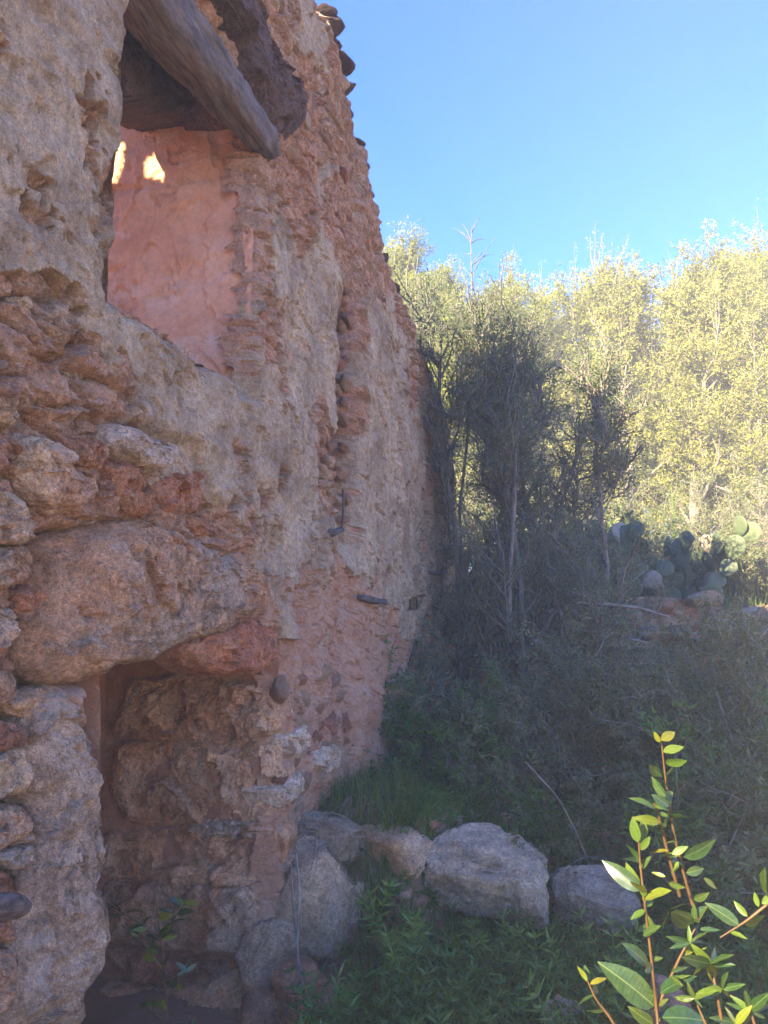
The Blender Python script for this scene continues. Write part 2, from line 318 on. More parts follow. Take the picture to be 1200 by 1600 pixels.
def wall_face():
    ys = [-0.95]
    while ys[-1] < 1.15: ys.append(ys[-1] + 0.08)
    while ys[-1] < YEND: ys.append(ys[-1] + 0.0052 * max(ys[-1], 1.15) ** 1.15)
    ys = np.array(ys); ys[-1] = YEND; nz = 640
    v = np.linspace(0, 1, nz)
    Y = np.repeat(ys[:, None], nz, 1)
    tz = topz(ys) + 0.045 * fbm(np.stack([ys, ys * 0, ys * 0], -1), 6, 4); Z = -0.25 + v[None] * (tz[:, None] + 0.25)
    P = np.stack([Y * 0 + WX, Y, Z], -1); px, py = proj(P)
    # --- zones
    plast = np.zeros_like(Y)
    for poly, val, wob in [
        ([(-900, -900), (196, -900), (190, 0), (165, 300), (165, 420), (130, 460), (60, 440), (-900, 470)], 1, 14),
        ([(-900, 480), (120, 470), (190, 500), (330, 600), (420, 690), (420, 860), (330, 790), (290, 690), (170, 660), (-900, 600)], 0.6, 22),
        ([(400, 250), (450, 300), (505, 430), (510, 560), (505, 830), (520, 900), (430, 900), (410, 760), (380, 600), (395, 420)], 0.9, 26),
        ([(545, 470), (590, 470), (628, 560), (640, 700), (656, 960), (625, 905), (600, 1000), (575, 890), (548, 930), (520, 850), (548, 700)], 1, 16),
        ([(655, 760), (690, 760), (696, 1060), (680, 970), (650, 1020)], 1, 8)]:
        plast = np.maximum(plast, val * smooth_poly(px, py, poly, wob, P))
    spots = fbm(P * [1, 1, .8], 3.4, 6, .62, s=3) * 1.25
    flake = sstep(-0.02, 0.05, spots + 0.34 * (plast - 0.45)) * (plast > 0.02)      # crisp flaked edges
    flake = np.where(plast > 0.97, np.maximum(flake, sstep(-0.42, -0.37, spots)), flake)
    rnd = fbm(P, 1.7, 5, s=77)
    flake = np.maximum(flake, sstep(0.13, 0.17, spots * .5 + rnd * .6) * (py < 1000) * 0.9)
    earth = np.clip(sstep(760, 1010, py + 120 * rnd) * sstep(330, 440, px + 60 * spots), 0, 1)
    earth = np.maximum(earth, (0.3 + 0.5 * sstep(500, 800, py)) * sstep(0.1, 0.3, fbm(P, 2.1, 4, s=12) + 0.0006 * (py - 500)) * (1 - flake))
    # --- relief
    wp = np.stack([Y, Z], -1) + 0.035 * np.stack([fbm(P, 5, 3, s=60), fbm(P, 5, 3, s=61)], -1)
    f1, f2, cid = worley2(wp / [0.15, 0.095], 3)
    edge = np.clip((f2 - f1) * 3.0, 0, 1)
    stones = (1 - (1 - edge) ** 2.2) * (0.032 + 0.045 * cid)
    g1, g2, cid2 = worley2(wp / [0.05, 0.032], 8)
    pebbles = np.clip((g2 - g1) * 2.4, 0, 1) * 0.014
    rub = stones + pebbles * (0.4 + 0.6 * sstep(-.1, .2, rnd)) - 0.03
    lump = 0.035 * fbm(P, 1.6, 4, s=5) + 0.02 * ridged(P, 4.2, 4, s=15)
    base = rub * 0.9
    pz = 0.046 + 0.020 * fbm(P, 7, 5, .6, s=4) - 0.016 * sstep(0.78, 0.93, ridged(P * [1, 1, 0.85], 2.6, 4, s=91)) + facet2(wp / [.2, .3], 15) * .018 + facet2(wp / .06, 16) * .006 - .016 * sstep(.2, .3, fbm(P, 6.5, 5, .6, s=95))
    ez = 0.012 + 0.020 * fbm(P * [1, 1, 0.4], 8, 5, .6, s=21) + rub * 0.12 - .016 * sstep(.12, .2, fbm(P * [1, 1, .45], 9, 4, s=22))
    base = base + facet2(wp / [.09, .06], 11) * .022 + facet2(wp / .035, 12) * .010
    ez = ez + facet2(wp / [.09, .2], 13) * .016 + facet2(wp / [.03, .05], 14) * .009
    h = base * (1 - earth) + ez * earth
    h = h * (1 - flake) + pz * flake + lump
    h += 0.010 * fbm(P, 26, 3, s=44) * (1 - 0.55 * flake)
    # worn vertical groove and the thicker far stretch of wall
    yg = Y + 0.05 * fbm(P, 2.5, 3, s=17); ycut = atx(543, 650, WX)[1]
    far = sstep(ycut - 0.05, ycut + 0.03, yg)
    vz = sstep(900, 820, py) * sstep(430, 500, py)
    h += far * 0.055 - 0.11 * sstep(ycut - 0.34, ycut - 0.2, yg) * (1 - sstep(ycut - 0.07, ycut, yg)) * vz
    # dark pocket
    pk = np.exp(-(((px - 414) / 19) ** 2 + ((py - 858) / 30) ** 2)); h -= 0.05 * pk
    pk = ((np.abs(px - 629) < 13) & (py > 936 - (px - 616) * 0.25) & (py < 953)); h = np.where(pk, h - 0.22, h)
    # ragged band of stones where plaster has fallen, sunk so that laid stones stand proud
    zone = smooth_poly(px, py, [(-400, 600), (60, 640), (180, 655), (300, 690), (350, 840), (150, 840), (60, 860), (60, 1100), (-400, 1100)], 8, P, 4)
    h -= 0.05 * zone
    zl = smooth_poly(px, py, [(-400, 1040), (90, 1060), (160, 1200), (160, 1620), (-400, 1900)], 5, P, 3); h -= 0.22 * zl
    ll = smooth_poly(px, py, [(30, 1080), (50, 870), (75, 835), (200, 812), (330, 868), (395, 905), (400, 960), (300, 1050)], 3, P, 8); h -= 0.12 * ll
    # roll in at the openings
    def opening(y0, y1, z0, z1, wob, soft):
        a = Y + wob * fbm(P, 4, 4, s=70); b = Z + wob * fbm(P, 4, 4, s=71)
        return np.minimum(np.minimum(a - y0, y1 - a), np.minimum(b - z0, z1 - b)), soft
    hole = np.zeros(Y.shape, bool)
    for d, soft in (opening(WY0, WY1, ZSILL, ZWTOP, 0.03, 0.06), opening(DY0 - 0.02, DY1, -1, ZDTOP, 0.05, 0.06)):
        t = np.clip((d + soft) / soft, 0, 1); h -= 0.05 * t ** 3
        h -= np.clip(d, 0, 0.03) * 2.5; hole |= d > 0.014
    # outer end rounds off
    h -= 0.3 * sstep(YEND - 0.12, YEND, Y) ** 2
    h -= 0.07 * sstep(0.10, 0.0, (tz[:, None] - Z)) ** 2
    P2 = P.copy(); P2[..., 0] += h
    P2[..., 1] += 0.012 * fbm(P, 12, 3, s=81); P2[..., 2] += 0.012 * fbm(P, 12, 3, s=82)
    F = grid_faces(len(ys), nz); keep = ~hole.ravel()[F].all(1); F = F[keep]
    F = F[:, ::-1]
    used = np.unique(F); mp = np.full(Y.size, -1); mp[used] = np.arange(len(used)); F = mp[F]
    part('wall_face', P2.reshape(-1, 3)[used], F, M['wall'], wall, smooth=False,
         attrs={'plaster': flake.ravel()[used], 'earth': (earth * (1 - flake)).ravel()[used]})
    return ys, tz
ys_, tz_ = wall_face()
# top, far end and inner face of the wall
def sheet(name, P, mat, parent, disp=0.03, flip=False, nrm=None, sc=6, label=None, extra=None):
    P = np.asarray(P, float); n, m = P.shape[:2]
    if nrm is None: nrm = np.array([1.0, 0, 0])
    d = disp * (0.7 * fbm(P, sc, 5, s=13) + 0.6 * ridged(P, sc * 0.8, 4, s=23))
    if extra is not None: d = d + extra
    F = grid_faces(n, m); F = F[:, ::-1] if flip else F
    return part(name, P + d[..., None] * nrm, F, mat, parent, label=label)
yy = np.linspace(-0.95, YEND - 0.05, 150); tzz = np.interp(yy, ys_, tz_)
sheet('wall_top', np.stack([np.stack([np.full(150, x), yy, tzz - 0.06 - (0.25 if k > 8 else 0) + 0.05 * math.sin(k)], -1) for k, x in enumerate(np.linspace(WX - 0.1, WX - 0.75, 10))], 1), M['wall'], wall, 0.06, True, np.array([0, 0, 1.0]))
XB = WX - 0.72
def inner():
    zz = np.linspace(-0.2, 1, 60); a = np.linspace(-0.95, YEND - 0.05, 170)
    P = np.stack([np.stack([np.full(60, XB), np.full(60, y), -0.2 + (t + 0.15) * np.linspace(0, 1, 60)], -1) for y, t in zip(a, np.interp(a, ys_, tz_))])
    h = 0.05 * ridged(P, 5, 4); F = grid_faces(170, 60)
    hole = (P[..., 1] > WY0 - 0.15) & (P[..., 1] < WY1 + 0.0) & (P[..., 2] > ZSILL + 0.1) & (P[..., 2] < ZWTOP + 0.62)
    hole |= (P[..., 1] > DY0 - .05) & (P[..., 1] < DY1 + .02) & (P[..., 2] < ZDTOP + .02)
    F = F[~hole.ravel()[F].any(1)]; P[..., 0] -= h
    part('inner_face', P, F, M['orange'], wall)
inner()
zz = np.linspace(-0.2, topz(YEND), 80)
for nm, yv, sg in (('end_face', YEND - 0.03, 1), ('near_end_face', -0.95, -1)):
    z2 = zz if sg > 0 else np.linspace(-0.2, 5.2, 80)
    o = sheet('end_face', np.stack([np.stack([np.full(80, x), np.full(80, yv), z2], -1) for x in np.linspace(WX - 0.02, XB, 24)]), M['wall'], wall, 0.05, sg > 0, np.array([0, float(sg), 0]))
# --- window reveals
def lin(a, b, n): return np.linspace(a, b, n)
X_ = lin(WX + 0.005, XB - 0.05, 150); Z_ = lin(ZSILL - 0.15, ZWTOP + 0.75, 240)
P = np.stack(np.meshgrid(X_, [WY1], Z_, indexing='ij'), -1)[:, 0]
t = (WX - P[..., 0])
rough_edge = sstep(0.14, 0.0, t + 0.05 * fbm(P, 7, 4))
crack = sstep(0.86, 0.97, ridged(P, 1.9, 3, s=5)); chips = sstep(0.28, 0.34, fbm(P, 4.5, 4, s=8)) + sstep(0.2, 0.26, fbm(P, 7, 5, s=28) + rough_edge * 0.3)
ext = -0.006 * crack - 0.010 * chips + .008 * facet2(P[..., [0, 2]] / [.12, .2] + .3 * fbm(P, 6, 3)[..., None], 4) + 0.02 * fbm(P, 2, 3) + rough_edge * (0.03 * ridged(P, 9, 4) - 0.02) + 0.003 * fbm(P, 24, 3)
pl_top = sstep(ZWTOP - 0.30, ZWTOP - 0.24, P[..., 2] + 0.04 * fbm(P, 3, 4)); ext -= 0.018 * pl_top
P[..., 1] += -0.02 * t
sheet('window_reveal', P, M['pink'], wall, 0.003, True, np.array([0, -1.0, 0]), 12, 'smooth pink plastered side of the window opening', ext)
P = np.stack(np.meshgrid(X_, [WY0], Z_[::2], indexing='ij'), -1)[:, 0]
sheet('window_reveal', P, M['wall'], wall, 0.04, False, np.array([0, 1.0, 0]))
P = np.stack(np.meshgrid(lin(WX + 0.0, XB - 0.05, 70), lin(WY0 - 0.03, WY1 + 0.05, 110), [ZSILL - 0.03], indexing='ij'), -1)[:, :, 0]
sheet('window_sill', P, M['wall'], wall, 0.06, False, np.array([0, 0, 1.0]), 5)
P = np.stack(np.meshgrid(lin(WX - 0.02, XB - 0.05, 70), lin(WY0 - 0.05, WY1 + 0.25, 110), [ZWTOP], indexing='ij'), -1)[:, :, 0]
P[..., 2] += 0.95 * np.clip(WX - .12 - P[..., 0], 0, 1) + 0.05 * worley2(P[..., :2] / 0.16, 6)[2]
sheet('window_soffit', P, M['dark_shade_stone'], wall, 0.07, True, np.array([0, 0, 1.0]), 5)
# --- doorway recess
XD = WX - 0.88
P = np.stack(np.meshgrid([XD], lin(DY0 - 0.1, DY1 + 0.1, 110), lin(-0.3, ZDTOP + 0.1, 150), indexing='ij'), -1)[0]
sheet('doorway_back', P, M['orange'], wall, 0.04, True, np.array([1.0, 0, 0]), 5)
P = np.stack(np.meshgrid(lin(WX + 0.0, XD - 0.05, 110), [DY1 + 0.02], lin(-0.3, ZDTOP + 0.1, 170), indexing='ij'), -1)[:, 0]
sheet('doorway_reveal', P, M['orange'], wall, 0.03, True, np.array([0, -1.0, 0]), 5)
P = np.stack(np.meshgrid(lin(WX + 0.0, XD - 0.05, 60), [DY0], lin(-0.3, ZDTOP + 0.1, 120), indexing='ij'), -1)[:, 0]
sheet('doorway_reveal', P, M['orange'], wall, 0.03, False, np.array([0, 1.0, 0]), 5)
P = np.stack(np.meshgrid(lin(WX - 0.03, XD - 0.05, 60), lin(DY0 - 0.1, DY1 + 0.1, 90), [ZDTOP + 0.02], indexing='ij'), -1)[:, :, 0]
sheet('doorway_soffit', P, M['orange'], wall, 0.06, True, np.array([0, 0, 1.0]), 5)

# --- stones with their own outline
def outline_stone(poly, mat, plane='x', val=WX, bulge=0.06, depth=0.1, amp=0.022, rough=1.0, seed=1, name='stone', parent=wall, label=None, na=96, nu=34, boxy=3.0):
    pts = [atx(a, b, val + bulge * (.3 if name == 'lintel_stone' else .8)) if plane == 'x' else aty(a, b, val - bulge * .8) for a, b in poly]
    i0 = 1 if plane == 'x' else 0
    q = np.array([(p[i0], p[2]) for p in pts]); c = q.mean(0)
    th = np.linspace(0, 2 * math.pi, na, endpoint=False); r = np.zeros(na)
    for k, a in enumerate(th):
        d = np.array([math.cos(a), math.sin(a)]); best = 0
        for j in range(len(q)):
            A = q[j] - c; B = q[(j + 1) % len(q)] - c; e = B - A; den = d[0] * e[1] - d[1] * e[0]
            if abs(den) < 1e-12: continue
            tt = (A[0] * e[1] - A[1] * e[0]) / den; u = (A[0] * d[1] - A[1] * d[0]) / den
            if tt > 0 and -1e-6 <= u <= 1 + 1e-6: best = max(best, tt)
        r[k] = best
    for _ in range(2): r = (np.roll(r, 1) + r * 2 + np.roll(r, -1)) / 4
    u = np.sin(np.linspace(0, 1, nu) * math.pi / 2)                     # 0 centre .. 1 rim
    A = r[None] * u[:, None]; a = c[0] + A * np.cos(th); b = c[1] + A * np.sin(th)
    hgt = bulge * (1 - (u[:, None] ** boxy)) ** (1 / 1.8) + a * 0
    a = np.vstack([a, a[-1:] * 1, a[-1:]]); b = np.vstack([b, b[-1:], b[-1:]])
    hgt = np.vstack([hgt, hgt[-1:] - depth * 0.4, hgt[-1:] - depth])
    X = np.stack([a, b, hgt], -1); s = 17.3 * seed; size = r.mean()
    fr = 0.9 / size
    w1 = fbm(X + s, fr * 0.8, 4, 0.55, s=1); w2 = ridged(X + s, fr * 1.3, 4, s=2); w3 = fbm(X - s, 22, 4, 0.6, s=3)
    pit = sstep(0.25, 0.5, fbm(X + s, 16, 3, s=7))
    ab = X[..., :2] + 0.12 * size * np.stack([w1, w2], -1) * 2 + s
    fs = min(size, .16) * (1.7 if name == 'jamb_block' else 1)
    fc = facet2(ab / (size * .75), 3) * fs * .26 + facet2(ab / (fs * .4), 4) * fs * .09 + facet2(ab / .035, 5) * .008
    X[..., 2] += fc * (np.minimum(1, np.concatenate([1.15 - u ** 6, [0, 0]]))[:, None])
    X[..., 2] += amp * (1.0 * w1 + 0.6 * w2) + 0.006 * rough * w3 - 0.010 * rough * pit
    wr = np.minimum(1, np.concatenate([u, [1, 1]]))[:, None]
    jz = min(size, .13); X[..., 0] += wr * jz * 0.16 * fbm(X + s, fr * 3, 5, .6, s=9) + 0.003 * rough * w3
    X[..., 1] += wr * jz * 0.16 * fbm(X + s, fr * 3, 5, .6, s=10) + 0.003 * rough * fbm(X, 20, 3, s=6)
    if plane == 'x': V = np.stack([val + X[..., 2], X[..., 0], X[..., 1]], -1)
    else: V = np.stack([X[..., 0], val - X[..., 2], X[..., 1]], -1)
    n = V.shape[0]; V = V.reshape(-1, 3); i = np.arange(n - 1)[:, None] * na; j = np.arange(na)[None]; j2 = (j + 1) % na
    F = np.stack([i + j, i + na + j, i + na + j2, i + j2], -1).reshape(-1, 4)
    return part(name, V, F, mat, parent, label=label, smooth=False)
ox = [ # outline, material, bulge
 ([(180,660),(210,665),(235,685),(275,690),(285,705),(278,725),(250,740),(215,728),(180,705),(172,685)],'palestone',.10,'pale layered stone jutting from the wall'),
 ([(97,680),(130,678),(172,690),(175,710),(150,735),(120,728)],'redstone',.07,None),
 ([(30,690),(60,672),(100,690),(120,730),(155,750),(155,775),(130,800),(100,805),(60,790),(38,750)],'greystone',.10,None),
 ([(175,725),(195,712),(232,745),(240,790),(240,812),(205,800),(185,775)],'redstone',.07,None),
 ([(160,750),(182,745),(185,785),(160,780)],'redstone',.05,None),
 ([(245,770),(260,740),(305,730),(315,760),(315,795),(280,810),(248,795)],'redstone',.06,None),
 ([(235,740),(255,738),(258,770),(240,772)],'palestone',.03,None),
 ([(285,800),(330,815),(345,830),(340,843),(310,838)],'redstone',.05,None),
 ([(-20,612),(35,620),(38,640),(25,670),(-20,665)],'greystone',.06,None),
 ([(-25,675),(30,680),(30,700),(15,745),(-25,745)],'stone',.06,None),
 ([(-30,748),(20,765),(68,825),(60,850),(-30,855)],'greystone',.09,None),
 ([(-30,858),(50,850),(65,870),(45,910),(-30,935)],'lintel',.07,None),
 ([(30,925),(55,912),(65,935),(60,955),(32,960)],'redstone',.06,None),
 ([(-30,938),(28,950),(38,990),(20,1015),(-30,1025)],'palestone',.07,None),
 ([(8,462),(45,460),(50,480),(35,495),(12,490)],'palestone',.04,'small white stone bedded in plaster'),
 ([(-30,1040),(25,1050),(30,1080),(15,1105),(-30,1110)],'stone',.08,None),
 ([(10,1100),(40,1078),(95,1070),(97,1090),(70,1125),(35,1125)],'greystone',.07,None),
 ([(-30,1115),(42,1135),(40,1160),(20,1175),(-30,1178)],'redstone',.07,None),
 ([(-30,1182),(20,1168),(52,1170),(60,1215),(45,1240),(-30,1262)],'greystone',.08,None),
 ([(55,1235),(70,1230),(75,1270),(62,1295),(52,1270)],'stone',.05,None),
 ([(-30,1265),(40,1255),(50,1290),(45,1320),(-30,1340)],'stone',.07,None),
 ([(-10,1340),(50,1315),(65,1330),(50,1360),(15,1358)],'palestone',.07,None),
 ([(-30,1355),(12,1360),(20,1405),(-30,1412)],'redstone',.05,None),
 ([(-30,1435),(18,1440),(22,1470),(-30,1478)],'redstone',.05,None),
 ([(-30,1480),(25,1480),(45,1520),(42,1570),(-30,1610)],'stone',.08,None),
 ([(440,1150),(478,1130),(492,1160),(470,1192),(445,1182)],'palestone',.06,None),
 ([(488,1172),(528,1163),(537,1195),(515,1212),(485,1198)],'palestone',.07,None),
 ([(434,1235),(468,1200),(472,1235),(440,1265)],'palestone',.06,None),
 ([(500,1130),(545,1100),(560,1130),(520,1160)],'redstone',.04,None),
 ([(436,1098),(470,1085),(478,1120),(442,1138)],'stone',.03,None),
 ([(285,1008),(340,985),(400,960),(440,985),(447,1030),(405,1056),(340,1052)],'redstone',.09,'rounded reddish block under the right end of the lintel stone'),
 ([(160,500),(185,472),(230,505),(300,548),(290,570),(230,550),(180,540)],'stone',.03,None),
 ([(300,560),(340,585),(345,615),(305,600)],'stone',.02,None),
 ([(85,60),(105,55),(110,85),(92,90)],'stone',.02,None),
 ([(8,500),(60,505),(90,540),(60,580),(10,570)],'lintel',.03,None),
 ([(100,560),(150,565),(170,620),(120,640),(95,600)],'greystone',.03,None),
 ([(240,590),(290,600),(300,650),(250,660),(225,625)],'greystone',.03,None),
]
for k, (pl, mt, bu, lb) in enumerate(ox): outline_stone(pl, M[mt], 'x', WX + (-0.11 if pl[0][1] > 1035 and pl[0][0] < 60 else -.02 if pl[0][0] > 430 else -0.045), bu * .8 + 0.02, 0.12, 0.018, 1, k + 2, label=lb, boxy=5)
# lintel, jamb slab
outline_stone([(38,1000),(55,930),(60,870),(75,835),(130,815),(200,802),(260,825),(330,850),(390,875),(425,915),(440,950),(420,965),(370,972),(320,995),(270,1005),(215,1035),(160,1040),(120,1065),(70,1072),(45,1050)],
              M['lintel'], 'x', WX - 0.10, 0.15, 0.3, 0.032, 2.0, 71, 'lintel_stone', na=260, nu=110, boxy=4, label='huge rough orange lintel stone over the doorway')
outline_stone([(62,1130),(85,1085),(112,1066),(142,1090),(155,1150),(161,1230),(160,1310),(152,1390),(132,1440),(143,1480),(142,1640),(28,1640),(38,1520),(58,1420),(72,1330),(66,1220)],
              M['jamb'], 'x', WX - 0.11, 0.14, 0.4, 0.03, 1.8, 81, 'jamb_stone', na=240, nu=90, boxy=5, label='tall upright grey slab with yellow lichen')
for k, (pl, mt) in enumerate([
 ([(170,1130),(205,1065),(300,1062),(400,1075),(432,1100),(430,1140),(380,1163),(250,1152),(180,1152)],'block'),
 ([(185,1168),(300,1160),(425,1162),(436,1200),(433,1262),(390,1286),(280,1288),(190,1280),(172,1220)],'block'),
 ([(290,1290),(340,1284),(412,1288),(398,1306),(320,1310)],'palestone'),
 ([(160,1305),(280,1298),(425,1296),(440,1312),(428,1365),(392,1388),(250,1383),(160,1370)],'block'),
 ([(155,1385),(300,1385),(402,1394),(404,1448),(372,1488),(250,1478),(155,1462)],'block'),
 ([(150,1472),(260,1486),(370,1502),(335,1535),(200,1530)],'redstone'),
 ([(150,1542),(270,1545),(385,1520),(405,1570),(405,1650),(150,1650)],'block'),
 ([(362,1480),(410,1440),(425,1470),(412,1530),(380,1525)],'redstone'),
]):
    cx_ = sum(p[0] for p in pl) / len(pl); cy_ = sum(p[1] for p in pl) / len(pl); pl = [(cx_ + (a - cx_) * 1.04, cy_ + (b - cy_) * 1.1) for a, b in pl]
    outline_stone(pl, M[mt], 'y', DY1 + 0.02 + .02 * (k % 2), 0.055, 0.12, 0.028, 1.8, 90 + k, 'jamb_block', na=200, nu=80, boxy=9)
# broken plaster left on the doorway's far side is the sheet behind the blocks
# slab above the window and the log
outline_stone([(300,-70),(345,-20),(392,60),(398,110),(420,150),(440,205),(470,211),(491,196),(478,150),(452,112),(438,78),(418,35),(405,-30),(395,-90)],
              M['dark_shade_stone'], 'x', WX - 0.01, 0.13, 0.35, 0.02, 1, 44, 'slab', na=160, nu=50, boxy=6, label='jagged slab over the window log, coloured dark for its underside shade')
outline_stone([(178,-80),(262,30),(322,110),(372,183),(330,200),(275,182),(236,170),(205,150),(168,186),(158,60)], M['dark_shade_stone'], 'x', WX - .36, 0.08, 0.2, 0.03, 1, 47, 'slab', na=140, nu=50, boxy=6)  # dark sheet added for the shaded underside behind the log
outline_stone([(330,80),(375,95),(398,150),(420,200),(432,215),(400,200),(360,140)], M['redstone'], 'x', WX - 0.12, 0.07, 0.2, 0.02, 1, 45, 'stone')
outline_stone([(255,-40),(290,-30),(345,40),(372,90),(340,85),(290,30)], M['stone'], 'x', WX - 0.14, 0.07, 0.2, 0.02, 1, 46, 'stone')

# --- shared tube / branch / leaf makers
def tubes(P, Rr, sides=5, ref=None):
    B, n = P.shape[:2]; T = np.gradient(P, axis=1); T /= np.linalg.norm(T, axis=-1, keepdims=True) + 1e-9
    rf = np.array([0.31, 0.22, 0.92]) if ref is None else ref
    N1 = np.cross(T, rf); N1 /= np.linalg.norm(N1, axis=-1, keepdims=True) + 1e-9; N2 = np.cross(T, N1)
    a = np.linspace(0, 2 * math.pi, sides, endpoint=False)
    V = P[:, :, None] + Rr[:, :, None, None] * (N1[:, :, None] * np.cos(a)[None, None, :, None] + N2[:, :, None] * np.sin(a)[None, None, :, None])
    b = np.arange(B)[:, None, None] * n * sides; i = np.arange(n - 1)[None, :, None] * sides; j = np.arange(sides)[None, None]; j2 = (j + 1) % sides
    F = np.stack([b + i + j, b + i + j2, b + i + sides + j2, b + i + sides + j], -1).reshape(-1, 4)
    return V.reshape(-1, 3), F
def unit(v): return v / (np.linalg.norm(v, axis=-1, keepdims=True) + 1e-9)
def grow(st, dr, ln, n=6, wander=0.25, up=0.0):
    B = len(st); P = np.zeros((B, n, 3)); P[:, 0] = st; d = unit(dr)
    for k in range(1, n):
        d = unit(d + wander * rng.normal(size=(B, 3)) + np.array([0, 0, up])); P[:, k] = P[:, k - 1] + d * (ln / (n - 1))[:, None]
    return P
def offshoots(P, count, spread=0.9, t0=0.2, up=0.2, t1=1.0):
    B, n = P.shape[:2]; b = rng.integers(0, B, count); t = (t0 + (t1 - t0) * rng.random(count)) * (n - 1.001); i = t.astype(int); f = (t - i)[:, None]
    st = P[b, i] * (1 - f) + P[b, i + 1] * f; tg = unit(P[b, i + 1] - P[b, i])
    side = rng.normal(size=(count, 3)); side -= (side * tg).sum(-1, keepdims=True) * tg
    return st, unit(tg * (1 - spread * 0.6) + unit(side) * spread + np.array([0, 0, up])), b, t / (n - 1)
def leaves(P, count, ln, wd, tilt=0.8, jit=0.02, t0=0.0, up=0.0, fold=0.25):
    B, n = P.shape[:2]; b = rng.integers(0, B, count); t = (t0 + (1 - t0) * rng.random(count)) * (n - 1.001); i = t.astype(int); f = (t - i)[:, None]
    st = P[b, i] * (1 - f) + P[b, i + 1] * f + rng.normal(size=(count, 3)) * jit; tg = unit(P[b, i + 1] - P[b, i])
    return leafmesh(st, unit(tg * (1 - tilt) + rng.normal(size=(count, 3)) * tilt + np.array([0, 0, up])), ln, wd, fold)
def leafmesh(st, d, ln, wd, fold=0.25):
    m = len(st); L = (ln * (0.6 + 0.8 * rng.random(m)))[:, None]; W = (wd * (0.7 + 0.6 * rng.random(m)))[:, None]
    s = unit(np.cross(d, rng.normal(size=(m, 3)))); nn = np.cross(d, s)
    mid = st + d * L * 0.45
    V = np.stack([st, mid + s * W / 2 + nn * W * fold, st + d * L, mid - s * W / 2 + nn * W * fold], 1)
    F = np.arange(4)[None] + 4 * np.arange(m)[:, None]
    return V.reshape(-1, 3), F
def cat(parts):
    V, F, o = [], [], 0
    for v, f in parts: V.append(v); F.append(f + o); o += len(v)
    return np.vstack(V), np.vstack(F)
def rad(r0, r1, B, n): return np.repeat(np.linspace(1, 0, n)[None], B, 0) * (np.asarray(r0) - r1)[..., None].reshape(-1, 1) + r1

# log lintel
def log(pts, rads, name, mat, label, cat_, n=60, sides=40, parent=None, amp=0.012, seed=0):
    pts = np.array(pts); t = np.linspace(0, len(pts) - 1, n); P = np.stack([np.interp(t, range(len(pts)), pts[:, k]) for k in range(3)], -1)
    for _ in range(6): P[1:-1] = (P[:-2] + P[1:-1] * 2 + P[2:]) / 4
    rr_ = np.interp(t, range(len(rads)), rads); rr_[0] *= 0.3; rr_[-1] *= 0.35
    V, F = tubes(P[None], rr_[None], sides); Q = V.reshape(n, sides, 3)
    ax = unit(P[-1] - P[0]); al = (Q @ ax)[..., None] * ax
    Qs = Q - al * 0.85 + seed
    dr = unit(Q - P[:, None]); Q = Q + dr * (amp * (1.2 * fbm(Qs, 9, 3) + 1.1 * ridged(Qs, 18, 4) - 0.5))[..., None]
    Q = np.concatenate([np.repeat(P[:1, None], sides, 1), Q, np.repeat(P[-1:, None], sides, 1)], 0)
    i = np.arange(n + 1)[:, None] * sides; j = np.arange(sides)[None]; j2 = (j + 1) % sides
    F = np.stack([i + j, i + j2, i + sides + j2, i + sides + j], -1).reshape(-1, 4)
    o = part(name, Q.reshape(-1, 3), F, mat, parent, label=None)
    if parent is None: o['label'] = label; o['category'] = cat_
    elif label: o['label'] = label
    return o
log([atx(170,-90,WX-.10), atx(240,15,WX-.08), atx(312,92,WX-.05), atx(355,155,WX-.01), atx(395,200,WX+.02), atx(424,238,WX+.03)], [.125,.120,.105,.090,.072,.045],
    'wooden_lintel', M['log'], 'crooked weathered grey log spanning the top of the window opening', 'log', parent=None, amp=0.024)
log([atx(196,40,WX-.30), atx(235,95,WX-.30), atx(290,150,WX-.28), atx(330,190,WX-.25)], [.03,.035,.04,.03], 'wooden_lintel', M['oldwood'],
    'split dark plank tucked behind the crooked window log', 'plank', seed=3, sides=16)
# bits of wood and iron in the wall
log([atx(560,934,WX+.08), atx(580,938,WX+.11), atx(601,941,WX+.10)], [.022,.03,.024], 'wood_stub', M['oldwood'], 'short split wooden stub set flat in the wall left of the dark hole', 'wood', n=24, sides=14, amp=.012)
log([atx(505,829,WX+.03), atx(520,831,WX+.09), atx(536,827,WX+.05)], [.018,.022,.012], 'wood_stub', M['oldwood'], 'small wooden peg jutting from the wall at the foot of the worn groove', 'peg', n=24, sides=14)
log([atx(536,762,WX+.06), atx(537,800,WX+.07), atx(533,826,WX+.07)], [.006,.007,.006], 'iron_rod', M['iron'], 'thin dark iron rod standing on the wall peg', 'rod', n=16, sides=8, amp=.001)
log([atx(-20,1420,WX+.05), atx(12,1421,WX+.07), atx(38,1418,WX+.05)], [.03,.035,.02], 'wood_stub', M['oldwood'], 'charred block of wood wedged in the wall beside the upright slab', 'wood', n=24, sides=14, amp=.012, seed=5)
log([atx(665,892,WX+.10), atx(678,896,WX+.16), atx(692,893,WX+.12)], [.012,.018,.012], 'wood_stub', M['oldwood'], 'bent wooden stub at the far end of the tall wall', 'wood', n=24, sides=10, seed=8)

